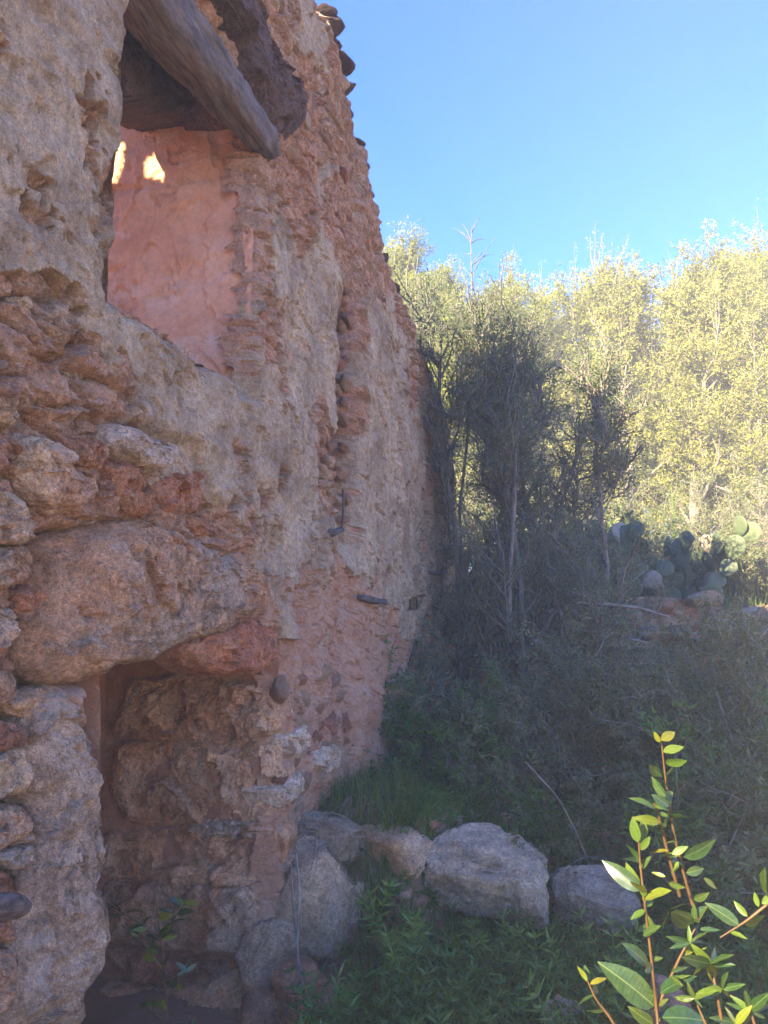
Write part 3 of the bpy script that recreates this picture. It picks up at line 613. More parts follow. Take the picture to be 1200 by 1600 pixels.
# --- loose rocks, shared shapes
def ico(n):
    import bmesh
    bm = bmesh.new(); bmesh.ops.create_icosphere(bm, subdivisions=n, radius=1); V = np.array([v.co[:] for v in bm.verts]); F = np.array([[v.index for v in f.verts] for f in bm.faces]); bm.free(); return V, F
ICO4, ICO5, ICO6 = ico(4), ico(5), ico(6)
def rock_shape(I, seed, amp=0.22, boxy=0.55, cuts=None, rc=16):
    V, F = I; V = V.copy(); V = np.sign(V) * np.abs(V) ** boxy * 0.9; s = seed * 9.7
    rs = np.random.default_rng(seed)
    for n, d in (cuts or []):
        n = unit(np.array(n, float)); V -= np.clip(V @ n - d, 0, None)[:, None] * n * .96
    for _ in range(rc):                                  # chipped flats
        n = unit(rs.normal(size=3)); d = 0.62 + 0.3 * rs.random(); o = V @ n - d; V -= np.clip(o, 0, None)[:, None] * n * 0.9
    N = unit(V); V += N * (amp * .8 * fbm(V + s, 1.2, 4, 0.55) + amp * 0.35 * ridged(V + s, 3, 4) + 0.06 * fbm(V + s, 9, 4, .6))[:, None]
    return V, F
rockmesh = {}
def rock_data(k, mat):
    if (k, mat) not in rockmesh:
        V, F = rock_shape(ICO4, k + 1); rockmesh[(k, mat)] = mkmesh('stone', V, F, M[mat])
    return rockmesh[(k, mat)]
def small_stone(loc, size, parent, mat='stone', k=None, name='stone', rot=None):
    k = rng.integers(0, 10) if k is None else k
    o = link(name, rock_data(int(k), mat), parent); o.location = np.array(loc) - (np.array(parent.location) if parent else 0)
    o.scale = size; o.rotation_euler = rot if rot is not None else tuple(rng.normal(size=3) * [0.25, 0.35, 0.2]); return o
# stones bedded where the plaster has gone
zones = [([(430,160),(500,30),(545,230),(575,360),(600,450),(560,470),(545,560),(540,820),(508,820),(505,520),(470,330)], 130, .045, .075),
         ([(590,470),(628,510),(690,660),(697,800),(650,760),(640,640),(625,560)], 60, .05, .09),
         ([(505,20),(540,180),(572,350),(560,350),(520,200),(490,40)], 16, .04, .06),
         ([(430,1050),(520,1050),(560,1240),(440,1270)], 34, .05, .085),
         ([(610,1140),(660,1130),(660,1220),(620,1230)], 14, .06, .09)]
nst = 0
for poly, cnt, s0, s1 in zones:
    xs = [p[0] for p in poly]; yps = [p[1] for p in poly]; put = []; tries = 0
    while len(put) < cnt and tries < 4000:
        tries += 1; a = rng.uniform(min(xs), max(xs)); b = rng.uniform(min(yps), max(yps))
        if not inpoly(np.array([a]), np.array([b]), poly)[0]: continue
        p = atx(a, b, WX); s = rng.uniform(s0, s1)
        if any(np.hypot(p[1] - q[1], (p[2] - q[2]) * 1.4) < 1.15 * (s + t) for q, t in put): continue
        put.append((p, s)); mt = ['stone', 'redstone', 'greystone', 'stone'][rng.integers(0, 4)]
        small_stone(p + [0.0 + rng.uniform(-.015, .012), 0, 0], (s * .6, s * 1.2, s * rng.uniform(.4, .75)), wall, mt)
# tile and slate stubs along the ragged top
for a, b in [(512,22),(515,42),(524,95),(531,132),(520,70),(540,180),(551,222),(556,262),(562,300),(573,352),(592,405),(607,452),(630,505)]:
    p = atx(a - 4, b + 6, WX - .04); s = .055 + .035 * rng.random()
    small_stone(p + [0.0, 0, 0], (s * 1.5, s * 1.3, s * .4), wall, 'dark_shade_stone', name='coping_stone', rot=(rng.normal() * .2, -.15 + rng.normal() * .2, rng.normal() * .4))
# unseen cross wall added to shade the pink window side; gaps make sun patches
def shade_partition():
    t = thing('shade_partition_wall', 'unseen rubble cross wall added to shade the window side and shape its sun patches', 'wall', (XB - 1.6, 0.9, 0))
    a = lin(XB - 0.05, XB - 1.3, 120); z = lin(-0.2, 5.8, 260); P = np.stack(np.meshgrid(a, [0.9], z, indexing='ij'), -1)[:, 0]
    tgt = aty(248, 238, WY1); d = np.array(tosun); tg = (0.9 - tgt[1]) / d[1]; hp = tgt + d * tg
    tgt2 = np.array([XB - .6, 3.0, tgt[2]])
    h = 0.05 * ridged(P, 4, 4)
    for s, yv in ((1, 0.9), (-1, 0.62)):
        hole = np.zeros(h.shape, bool)
        for (a_, b_, rx, rz) in ((246, 246, .06, .045), (176, 246, .01, .07)):
            g_ = aty(a_, b_, WY1 - .02); c_ = g_ + d * (yv - g_[1]) / d[1]
            hole |= np.hypot((P[..., 0] - c_[0]) / (rx + .03), (P[..., 2] - c_[2]) / (rz + .03)) + 0.5 * fbm(P, 7, 3) < 1.0
        F = grid_faces(120, 260); F = F[~hole.ravel()[F].any(1)]
        Q = P.copy(); Q[..., 1] = yv + s * h; part('wall_face', Q, F, M['orange'], t)
    Q = np.stack(np.meshgrid(lin(XB - .05, XB - 3.4, 60), lin(-.9, 4.4, 60), [1.75], indexing='ij'), -1)[:, :, 0]; Q[..., 2] += 0.05 * ridged(Q, 4, 4)
    part('bounce_floor', Q, grid_faces(60, 60), M['orange'], t)  # unseen floor, added to bounce warm sunlight onto the window side
    # room wall running on beyond the window, lit by the low sun
    b = lin(0.9, 6.5, 120); Q = np.stack(np.meshgrid([XB - 3.4], b, lin(-0.2, 4.2, 80), indexing='ij'), -1)[0]; Q[..., 0] += 0.05 * ridged(Q, 4, 4)
    part('room_wall', Q, grid_faces(120, 80), M['orange'], t)
    Q = np.stack(np.meshgrid(lin(XB - .05, XB - 3.4, 90), [4.4], lin(-0.2, 4.4, 80), indexing='ij'), -1)[:, 0]; Q[..., 1] -= 0.05 * ridged(Q, 4, 4)
    part('room_wall', Q, grid_faces(90, 80), M['orange'], t)
shade_partition()

# ------------------------------------------------------------------ terrace wall at the back
terr = thing('terrace_wall', 'low collapsed dry stone terrace wall behind the thorn bushes', 'wall', (0.5, 7.7, 0))
xa = lin(-1.55, 5, 200); zb = lin(0.1, 1.0, 70)
P = np.stack([np.stack([np.full(70, x), np.full(70, 7.82), 0.1 + lin(0, 1, 70) * (1.78 + 0.12 * math.sin(x * 2.3) - 0.1)], -1) for x in xa])
f1, f2, cc = worley2(P[..., [0, 2]] / [0.2, 0.12], 4); h = np.clip((f2 - f1) * 3, 0, 1) * 0.06 + 0.03 * fbm(P, 5, 4)
P[..., 1] -= h; part('earth_core', P, grid_faces(200, 70), M['stone'], terr)
z = 0.22; row = 0
while z < 1.95:
    hh = rng.uniform(.085, .13); x = -1.5 + rng.random() * .2
    while x < 4.2:
        ww = rng.uniform(.11, .22)
        if rng.random() < .8 and z < 1.82 + .12 * math.sin(x * 2.3):
            small_stone((x + ww, 7.70 + rng.normal() * .04, z + rng.normal() * .02), (ww * 1.12, .16, hh * .78), terr, ['stone', 'greystone', 'greystone'][rng.integers(0, 3)], rot=tuple(rng.normal(size=3) * [.1, .12, .15]))
        x += ww * 2.05
    z += hh * 1.25; row += 1

# ------------------------------------------------------------------ boulders and heap
def boulder(px, py, wpx, hpx, Y, seed, label, mat='boulder', name='boulder', dep=.8, rot=(0, 0, 0), group=None, I=ICO5, cat_='rock', boxy=.5, taper=0.0, shear=0.0, cuts=None, rc=16):
    c = aty(px, py, Y); d = np.linalg.norm((c - EYE)); sx = wpx / FPX * d / 2; sz = hpx / FPX * d / 2
    V, F = rock_shape(I, seed, 0.2, boxy, cuts, rc); V = (V - (V.max(0) + V.min(0)) / 2); V = V / np.abs(V).max(0) * [sx, sx * dep, sz]
    if taper: V[:, 0] *= 1 + taper * V[:, 2] / sz
    if shear: V[:, 2] -= shear * V[:, 0] * (V[:, 2] > 0)
    V += unit(V) * (0.010 * fbm(V + seed, 20, 4, .6) - 0.014 * sstep(.2, .45, fbm(V + seed, 11, 4, s=3)))[:, None]
    o = link(name, mkmesh(name, V, F, M[mat], I is not ICO6)); o.location = c; o.rotation_euler = rot; o['label'] = label; o['category'] = cat_
    if group: o['group'] = group
    return o
boulder(757, 1366, 180, 100, 3.7, 61, 'largest pale limestone boulder with a flat top, in the middle of the rubble step', rot=(.08, .10, .1), I=ICO6, boxy=.42, rc=5, cuts=[((-.05, -.25, 1), .52), ((-.1, -1, -.55), .72), ((.1, 0, -1), .7), ((1, -.3, .5), .95), ((-1, 0, .45), .98)])
boulder(930, 1408, 112, 78, 3.75, 62, 'rounded grey boulder right of the largest pale boulder', rot=(.0, .05, .2), I=ICO6, boxy=.5, rc=5, cuts=[((.1, -.45, 1), .62), ((0, -1, -.3), .8), ((-1, -.2, .7), .85), ((1, -.2, .9), .85)])
boulder(612, 1326, 112, 66, 3.55, 63, 'low pale block under the ledge grass left of the largest boulder', rot=(0, .05, -.1))
boulder(820, 1400, 60, 60, 3.55, 69, 'small stone leaning on the right corner of the largest boulder', rot=(0, .4, .1))
boulder(485, 1402, 125, 160, 3.3, 64, 'big grey upright rock in the heap beside the doorway', 'greystone', rot=(.1, -.2, .2), boxy=.5)
boulder(418, 1488, 78, 100, 3.1, 65, 'leaning pale grey rock low in the heap at the doorway corner', 'greystone', rot=(0, .5, .3))
boulder(500, 1308, 130, 66, 3.5, 66, 'flat weathered rock on top of the heap under dry stalks', 'greystone', rot=(0, .1, .1))
boulder(480, 1552, 90, 80, 3.05, 67, 'brown rock at the foot of the heap behind dry stems', 'redstone')
boulder(560, 1430, 110, 110, 3.45, 68, 'shaded rock in the heap half buried in green shoots', 'greystone')
boulder(405, 1590, 70, 70, 3.0, 70, 'dark brown rock at the bottom of the doorway corner', 'redstone')
boulder(880, 1590, 60, 50, 2.75, 71, 'pale stone showing through the undergrowth at the bottom of the picture', 'boulder')
boulder(1040, 1580, 80, 70, 2.7, 72, 'brown stone on the ground behind the glossy shoot', 'redstone')

# ------------------------------------------------------------------ vegetation
def tree(name, x, y, H, Wd, nl, leaf, mat, bark, label, group=None, levels=(16, 110, 620), ln=(.075, .028), lean=(0, 0), cat_='tree', base_r=.09, t0=.12, up=.25, spires=0):
    z = float(gz(np.array(x), np.array(y))) - .05; t = thing(name, label, cat_, (x, y, z), group)
    T = grow(np.array([[x, y, z]]), np.array([[lean[0], lean[1], 1.0]]), np.array([H * .93]), 12, .07, .10)
    s, d, b, tt = offshoots(T, levels[0], .95, t0, .35); L1 = Wd * (1.35 - .85 * tt) * rng.uniform(.7, 1.15, len(tt)); A = grow(s, d, L1, 8, .16, up * .5)
    ra = base_r * (1 - tt * .8) * .5
    s, d, b2, t2 = offshoots(A, levels[1], .8, .2, .25); Bp = grow(s, d, Wd * .42 * rng.uniform(.6, 1.3, len(t2)), 6, .2, up * .4)
    s, d, b3, t3 = offshoots(np.concatenate([Bp]), levels[2], .8, .1, .2); C = grow(s, d, Wd * .2 * rng.uniform(.5, 1.4, len(t3)), 4, .22, .05)
    if spires:
        s, d, b4, t4 = offshoots(A, spires, .7, .55, 1.0); D = grow(s, d * [.5, .5, 0] + [0, 0, 1], Wd * rng.uniform(.25, .8, spires), 6, .12, .15)
        Bp = np.concatenate([Bp, D])
    tb = cat([tubes(T, rad(np.array([base_r]), .012, 1, 12), 9), tubes(A, rad(ra, .007, len(A), 8), 6), tubes(Bp, rad(np.full(len(Bp), .010), .003, len(Bp), 6), 4), tubes(C, rad(np.full(len(C), .0045), .0015, len(C), 4), 3)])
    part('trunk', *tb, bark, t, kind='stuff')
    lv = cat([leaves(C, int(nl * .72), ln[0], ln[1], .75, .03), leaves(Bp, int(nl * .28), ln[0], ln[1], .8, .04)])
    part('crown', *lv, mat, t, smooth=False, kind='stuff')
    return t
def gx(px, Y): return float(aty(px, 900, Y)[0])
TR = [
 (765, 14.0, 425, 1.3, 0, 'yellow green tree right behind the densest thorn bush'),
 (915, 15.5, 425, 1.3, 0, 'sunlit tree between the rounded silvery tree and the tall grey tipped one'),
 (1060, 15.2, 425, 1.3, 0, 'sunlit tree rising between the tall grey tipped one and the feathery one'),
 (1140, 15.0, 415, 1.3, 0, 'sunlit tree just right of the feathery tipped one'),
 (1210, 13.0, 430, 1.4, 1, 'nearest silvery tree at the right edge of the picture'),
 (590, 12.0, 372, 1.0, 0, 'leafy bright green tree peeping out from behind the wall top'),
 (675, 12.0, 440, 1.1, 0, 'yellow green tree low beside the sloping wall end'), # px, Y, top py, width m, kind, label
 (640, 13.5, 350, 1.15, 0, 'leafy pale green tree rising just behind the far end of the tall wall'),
 (715, 15.5, 395, 1.2, 0, 'leafy tree behind the bare pointed twig of the thorn bush'),
 (790, 17.5, 420, 1.2, 1, 'silvery tree half hidden behind the top of the dark thorn bush'),
 (860, 15.0, 385, 1.2, 1, 'silvery tree with a rounded top right of the thorn bush'),
 (975, 14.0, 372, 1.25, 1, 'tall narrow grey tipped tree, highest of the tree row'),
 (1035, 17.0, 440, 1.3, 0, 'low topped yellowish tree in the dip of the tree row'),
 (1095, 13.5, 385, 1.2, 1, 'feathery tipped sunlit tree near the right end of the row'),
 (1180, 14.5, 375, 1.4, 0, 'sunlit yellow green tree at the right edge of the picture'),
 (1250, 15.5, 390, 1.5, 0, 'sunlit tree cut off by the right edge of the picture'),
 (1150, 18.5, 420, 1.7, 0, 'yellow green tree standing behind the two feathery ones'),
 (930, 18.5, 440, 1.6, 0, 'yellow green tree filling the gap behind the silvery row'),
 (690, 19.0, 420, 1.5, 0, 'shaded green tree deep behind the wall end')]
for k, (px, Y, tpy, Wd, kind, lb) in enumerate(TR):
    x = gx(px, Y); Wd *= 1.22; top = aty(px, tpy + 62, Y)[2]; H = top - float(gz(np.array(x), np.array(Y)))
    tree('pale_tree', x, Y, H, Wd, 52000 if Y < 17 else 36000, None, M['treeleaf2'] if kind else M['treeleaf'], M['bark'], lb, 'trees behind the terrace', levels=(44, 330, 2300), ln=(.065, .026), t0=.02, up=.4, spires=90)
# dark thorn bushes in front of the terrace wall
tree('thorn_bush', gx(745, 6.3), 6.3, aty(740, 440, 6.3)[2] - .5, .95, 14000, None, M['bushleaf'], M['darkbark'], 'tall dark thorn bush with a bare twig rising above it, close to the wall end', levels=(26, 160, 900), ln=(.034, .010), cat_='bush', base_r=.035, lean=(-.02, 0), up=.3, spires=60)
tree('thorn_bush', gx(815, 5.9), 5.9, aty(820, 480, 5.9)[2] - .5, .95, 17000, None, M['bushleaf'], M['darkbark'], 'densest dark thorn bush in the middle of the picture', levels=(30, 200, 1100), ln=(.034, .010), cat_='bush', base_r=.035, lean=(.03, 0), up=.35, spires=60)
tree('thorn_bush', gx(865, 6.6), 6.6, aty(890, 520, 6.6)[2] - .5, 1.05, 15000, None, M['bushleaf'], M['darkbark'], 'wide dark thorn bush leaning right in front of the sunlit trees', levels=(28, 180, 1000), ln=(.034, .010), cat_='bush', base_r=.03, lean=(.06, 0), up=.2, spires=60)
tree('thorn_bush', gx(700, 6.9), 6.9, aty(700, 700, 6.9)[2] - .5, .6, 9000, None, M['bushleaf'], M['darkbark'], 'thin dark thorn bush against the far end of the tall wall', levels=(20, 100, 500), ln=(.034, .010), cat_='bush', base_r=.02)
tree('thorn_bush', gx(655, 5.4), 5.4, .95, .55, 5000, None, M['bushleaf'], M['darkbark'], 'small wiry bush leaning over the grass ledge by the wall foot', levels=(14, 60, 260), ln=(.03, .009), cat_='bush', base_r=.012, lean=(-.15, 0))
tree('thorn_bush', gx(925, 6.3), 6.3, aty(925, 560, 6.3)[2] - .5, .7, 15000, None, M['bushleaf'], M['bark'], 'airy grey thorn bush at the right end of the dark bushes', levels=(26, 160, 900), ln=(.034, .010), cat_='bush', base_r=.02, lean=(.08, 0), up=.3)
# bare leader above the bush
bt = thing('bare_twig', 'bare branching twig reaching into the sky above the thorn bush', 'twig', tuple(aty(735, 560, 6.2)))
Tt = np.array([aty(*q, 6.2) for q in [(722,1240),(716,1100),(727,960),(718,800),(731,680),(735,560),(738,500),(737,430),(736,380),(738,355)]])[None]
tw = [((737,415),(770,398)),((737,415),(756,395)),((737,432),(775,372)),((736,432),(712,415)),((736,378),(706,357)),((736,376),(720,348)),((737,365),(750,340)),((736,380),(758,376)),((737,398),(722,404)),((737,470),(700,455)),((738,480),(760,440)),((737,500),(700,520))]
C = np.array([[aty(a[0] + (b[0] - a[0]) * f, a[1] + (b[1] - a[1]) * f - 5 * math.sin(f * 3), 6.2 + .1 * f) for f in np.linspace(0, 1, 4)] for a, b in tw])
part('twigs', *cat([tubes(Tt, rad(np.array([.02]), .003, 1, len(Tt[0])), 5), tubes(C, rad(np.full(len(C), .0065), .002, len(C), 4), 4)]), M['darkbark'], bt)
# thicket of brambles to the right
def shrub(name, px, Y, H, Wd, nst, nl, mat, bark, label, ln=(.036, .014), group=None, zoff=0, twn=260, dry=.25):
    x = gx(px, Y); z = float(gz(np.array(x), np.array(Y))) + zoff; t = thing(name, label, 'shrub', (x, Y, z), group)
    st = np.array([x, Y, z]) + rng.normal(size=(nst, 3)) * [Wd * .3, Wd * .25, 0]; d = rng.normal(size=(nst, 3)) * [.55, .45, .12] + [0, 0, 1]
    A = grow(st, d, H * rng.uniform(.7, 1.25, nst), 9, .22, -.03)
    s, d, b, tt = offshoots(A, nst * 7, .9, .15, .1); Bp = grow(s, d, H * .33 * rng.uniform(.5, 1.3, len(tt)), 6, .25, 0)
    s, d, b, tt = offshoots(Bp, nst * 22, .9, .1, .05); C = grow(s, d, H * .14 * rng.uniform(.5, 1.4, len(tt)), 4, .25, 0)
    k = int(len(Bp) * dry)
    part('stems', kind='stuff', parent=t, mat=bark, **(lambda q: dict(V=q[0], F=q[1]))(cat([tubes(A, rad(np.full(nst, .007), .002, nst, 9), 5), tubes(Bp[k:], rad(np.full(len(Bp) - k, .003), .001, len(Bp) - k, 6), 3)])))
    if k: part('dry_twigs', *cat([tubes(Bp[:k], rad(np.full(k, .0042), .0015, k, 6), 3), tubes(C[:len(C) // 2], rad(np.full(len(C) // 2, .0022), .001, len(C) // 2, 4), 3)]), M['drytwig'], t, kind='stuff')
    part('foliage', *cat([leaves(C, int(nl * .8), ln[0], ln[1], .8, .012), leaves(Bp, int(nl * .2), ln[0], ln[1], .8, .015)]), mat, t, smooth=False, kind='stuff')
    return t
SH = [(760,5.2,.8,.9,'bushleaf','dark wiry shrub at the foot of the thorn bushes'),
 (850,5.6,1.2,1.0,'bushleaf','dark shrub with drooping twigs behind the largest boulder'),
 (930,5.0,1.15,1.0,'thicketleaf','tangled shrub with dry twigs behind the rounded grey boulder'),
 (1000,6.2,1.2,1.1,'thicketleaf','tall grey green tangled shrub below the prickly pears'),
 (1090,5.2,1.25,1.0,'bushleaf','dense dark leafy shrub behind the top of the glossy shoot'),
 (1180,5.9,.8,1.1,'thicketleaf','grey tangled shrub over the rubble at the right edge'),
 (1060,4.0,.75,.9,'bushleaf','low dark shrub between the rounded boulder and the glossy shoot'),
 (1190,4.2,.85,.9,'coverleaf','leafy green shrub low at the right edge'),
 (1270,5.0,1.4,1.0,'thicketleaf','shrub cut off by the right edge behind the glossy shoot'),
 (700,4.9,.75,.8,'coverleaf','low green shrub between the grass ledge and the thorn bushes'),
 (1130,7.2,1.0,1.2,'thicketleaf','wispy grey shrub hanging over the terrace wall at right')]
for px, Y, H, Wd, mt, lb in SH:
    shrub('bramble_shrub', px, Y, H * .88, Wd, 30, 12000, M[mt], M['darkbark'], lb, group='tangled shrubs before the terrace wall')
for px, Y, H, lb in [(880,8.6,1.0,'grey green shrub on the terrace left of the prickly pears'),(1150,9.0,.9,'pale wiry shrub on the terrace right of the prickly pears'),(1000,10.5,1.3,'sun touched shrub on the terrace behind the prickly pears'),(1120,11.5,1.6,'yellowish twiggy shrub at the foot of the tree row'),(800,9.5,1.6,'dark shrub on the terrace behind the thorn bushes'),(1230,10.5,1.5,'yellowish shrub under the trees at the right edge'), (720,9.5,2.0,'dark green shrub on the terrace just past the wall end')]:
    shrub('terrace_shrub', px, Y, H, 1.3, 34, 13000, M['thicketleaf'], M['bark'], lb, (.045, .017), 'shrubs on the terrace')
# fallen pale branches
def stick(pts, Y, r, label, cat_='branch', mat='drytwig', name='fallen_branch'):
    P = [aty(a, b, Y + dy) for a, b, dy in pts]; return log(P, [r, r * .9, r * .8, r * .5], name, M[mat], label, cat_, n=30, sides=8, amp=r * .25)
stick([(900,942,0),(950,944,.1),(1000,950,.1),(1048,965,.2)], 5.6, .012, 'pale fallen branch lying level across the thicket')
stick([(980,997,0),(1010,1004,0),(1045,1018,0)], 5.4, .008, 'short pale stick below the level fallen branch')
stick([(1215,962,0),(1185,1000,0),(1150,1035,.1)], 4.9, .010, 'pale stick slanting down from the right edge')
stick([(1118,1080,0),(1135,1130,0),(1145,1160,0)], 4.6, .006, 'thin dry stick standing in front of the right hand rubble')
stick([(820,1190,0),(872,1245,.1),(905,1310,.1),(925,1362,0)], 4.0, .006, 'long thin bare stem arching down to the rounded boulder', 'stem')
stick([(600,1088,0),(655,1140,0),(672,1160,.1),(690,1225,.1)], 5.0, .012, 'dark forked branch leaning over the grass ledge', 'branch', 'darkbark')
stick([(830,1010,0),(850,985,0),(872,945,.1)], 6.0, .02, 'thick dark limb slanting in the thorn bushes', 'branch', 'darkbark')
stick([(760,1240,0),(757,1150,0),(765,1040,0),(770,960,0)], 6.0, .03, 'straight dark stem before the reddish terrace stones', 'trunk', 'darkbark', 'bush_stem')
stick([(795,1020,0),(797,900,0),(803,800,0),(806,700,0)], 5.9, .022, 'upright grey stem in the heart of the thorn bushes', 'trunk', 'bark', 'bush_stem')
# prickly pears
def pad_mesh():
    V, F = ico(3); V = V * [.5, .075, .5]; V[:, 2] += .5; k = 1 - .42 * np.clip(1 - V[:, 2], 0, 1) ** 1.6; V[:, 0] *= k * .92; V += .02 * fbm(V, 4, 3)[:, None] * unit(V); return V, F
pv, pf = pad_mesh(); padm = mkmesh('pad', pv, pf, M['cactus']); paddry = mkmesh('pad', pv, pf, M['cactusdry'])
def pear(px, Y, label, n0, H, seed):
    rs = np.random.default_rng(seed); x = gx(px, Y); z = float(gz(np.array(x), np.array(Y))) - .05; t = thing('prickly_pear', label, 'cactus', (x, Y, z), 'prickly pears on the terrace')
    tips = [(np.array([rs.normal() * .25, rs.normal() * .2, 0]), rs.normal() * .4, rs.uniform(-3, 3)) for _ in range(n0)]
    for lv in range(H):
        new = []
        for p, tilt, yaw in tips:
            L = rs.uniform(.2, .27); o = link('pad', padm if rs.random() > .1 else paddry, t); o.location = p; o.scale = (L * 1.05, L * .8, L); o.rotation_euler = (rs.normal() * .25, tilt, yaw * .25)
            up = np.array([math.sin(tilt), 0, math.cos(tilt)])
            if abs(yaw) < 20:
                ca, sa = math.cos(yaw * .25), math.sin(yaw * .25); up = np.array([up[0] * ca, up[0] * sa, up[2]])
            for _ in range(1 + (rs.random() < .75)): new.append((p + up * L * rs.uniform(.8, .95), np.clip(tilt + rs.normal() * .7, -1.3, 1.3), yaw + rs.normal()))
        tips = new[:14]
    return t
pear(880, 8.5, 'prickly pear with dull pads nearest the thorn bushes', 5, 5, 1); pear(945, 8.4, 'prickly pear clump in the middle of the terrace edge', 6, 5, 2)
pear(1010, 8.6, 'prickly pear with broad upright pads under the sunlit trees', 6, 5, 3); pear(1075, 8.5, 'rightmost prickly pear with one round pad standing clear', 5, 4, 5)
pear(920, 9.4, 'prickly pear set back behind the middle clump', 5, 5, 8)
# sunlit broad grass behind the pears
def blades(name, pts, Lr, wd, mat, label, cat_=None, kind=None, bend=.5, lean=None, group=None):
    n = len(pts); L = (Lr[0] + (Lr[1] - Lr[0]) * rng.random(n) ** 1.4) * (1 + .9 * fbm(pts * [1, 1, 0], 4, 3, s=5)); az = rng.random(n) * 6.283; d = np.stack([np.cos(az), np.sin(az), np.zeros(n)], -1); s = np.stack([-np.sin(az), np.cos(az), np.zeros(n)], -1)
    b = bend * rng.uniform(.2, 1.3, n); rows = []
    for k in range(4):
        f = k / 3; c = pts + np.array([0, 0, 1]) * (L * f * (1 - .35 * b * f))[:, None] + d * (L * b * f * f)[:, None]; wv = wd * (1 - f ** 1.5 * .95) / 2
        rows += [c + s * wv, c - s * wv]
    V = np.stack(rows, 1); F = np.concatenate([np.array([[2 * k, 2 * k + 1, 2 * k + 3, 2 * k + 2]]) for k in range(3)])[None] + 8 * np.arange(n)[:, None, None]
    o = part(name, V.reshape(-1, 3), F.reshape(-1, 4), mat, None, smooth=False); o['label'] = label
    if kind: o['kind'] = kind
    if cat_: o['category'] = cat_
    return o
for px, Y, lb in [(1000, 11.0, 'clump of bright sunlit reed leaves left of the two tall blades'), (1055, 11.3, 'two tall bright sunlit leaf blades behind the prickly pears'), (975, 11.6, 'bright yellow green reed clump behind the middle of the terrace')]:
    x = gx(px, Y); z = float(gz(np.array(x), np.array(Y))); pts = np.array([x, Y, z]) + rng.normal(size=(26, 3)) * [.3, .15, 0]
    blades('reed_clump', pts, (.8, 1.7), .07, M['brightleaf'], lb, 'plant', bend=.3)
# grass on the ledge
def scatter(poly, n, zf=gz, Yr=None):
    xs = np.array(poly)[:, 0]; ys = np.array(poly)[:, 1]; P = np.stack([rng.uniform(xs.min(), xs.max(), n * 3), rng.uniform(ys.min(), ys.max(), n * 3)], -1)
    P = P[inpoly(P[:, 0], P[:, 1], poly)][:n]; return np.column_stack([P, zf(P[:, 0], P[:, 1]) + 0.0])
g = scatter([(-1.3, 3.4), (-.9, 3.35), (-.55, 4.0), (-.5, 5.6), (-1.25, 5.8)], 5200)
o = blades('ledge_grass', g, (.07, .22), .006, M['grass'], 'fresh green grass growing on the ledge at the wall foot', 'grass', 'stuff', .8)
g = scatter([(-1.2, 5.5), (3, 3.9), (3.5, 7.6), (-1.2, 7.6)], 9000)
blades('dry_grass', g, (.1, .4), .006, M['thicketleaf'], 'dull grass among the shrubs in front of the terrace', 'grass', 'stuff', .8)
g = scatter([(-2, 8.1), (5, 8.1), (7, 16), (-6, 16)], 14000)
blades('terrace_grass', g, (.1, .35), .012, M['grass'], 'grass covering the terrace under the trees', 'grass', 'stuff', .8)
g = scatter([(-1.0, 3.1), (-.2, 3.15), (0, 4.2), (-.6, 4.3), (-.95, 3.5)], 2600)
blades('heap_grass', g, (.08, .26), .007, M['coverleaf'], 'dark grass growing between the heap of rocks and the boulders', 'grass', 'stuff', .9)
# whorled undergrowth
def whorls(A, per, nleaf, ln, wd):
    B, n = A.shape[:2]; st, d = [], []
    for k in range(per):
        f = (.25 + .75 * k / (per - 1)) * (n - 1.001); i = int(f); c = A[:, i] + (A[:, i + 1] - A[:, i]) * (f - i); tg = unit(A[:, i + 1] - A[:, i])
        ph = rng.random(B) * 6.28; u = unit(np.cross(tg, rng.normal(size=(B, 3)))); v = np.cross(tg, u)
        for q in range(nleaf):
            a = ph + 6.283 * q / nleaf; st.append(c); d.append(unit(u * np.cos(a)[:, None] + v * np.sin(a)[:, None] + tg * (.25 + .4 * k / per) + rng.normal(size=(B, 3)) * .12))
    return leafmesh(np.concatenate(st), np.concatenate(d), ln, wd, .12)
def undergrowth(name, pts, H, mat, label, per=7, nleaf=6, ln=.042, wd=.009, cat_='undergrowth', kind='stuff', r=.0016):
    A = grow(pts, rng.normal(size=(len(pts), 3)) * ([.4, .4, .05] if kind else [.75, .6, .05]) + [0, -.15, 1], H * rng.uniform(.6, 1.3, len(pts)), 7, .16, .02)
    t = cat([tubes(A, rad(np.full(len(A), r), r * .6, len(A), 7), 3), whorls(A, per, nleaf, ln, wd)])
    o = part(name, *t, mat, None, smooth=False); o['label'] = label; o['category'] = cat_
    if kind: o['kind'] = kind
    return o
g = scatter([(-1.0, 2.2), (1.1, 2.0), (1.2, 3.2), (.3, 3.15), (-.1, 3.15), (-.75, 3.1)], 2600)
undergrowth('undergrowth', g, .34, M['coverleaf'], 'dark green narrow leaved undergrowth filling the hollow below the boulders')
g = scatter([(-1.0, 3.2), (-.1, 3.3), (.9, 3.4), (1.4, 3.8), (1.2, 4.5), (-.6, 4.3)], 420)
undergrowth('undergrowth', g, .09, M['coverleaf'], 'low dark green undergrowth growing between the boulders')
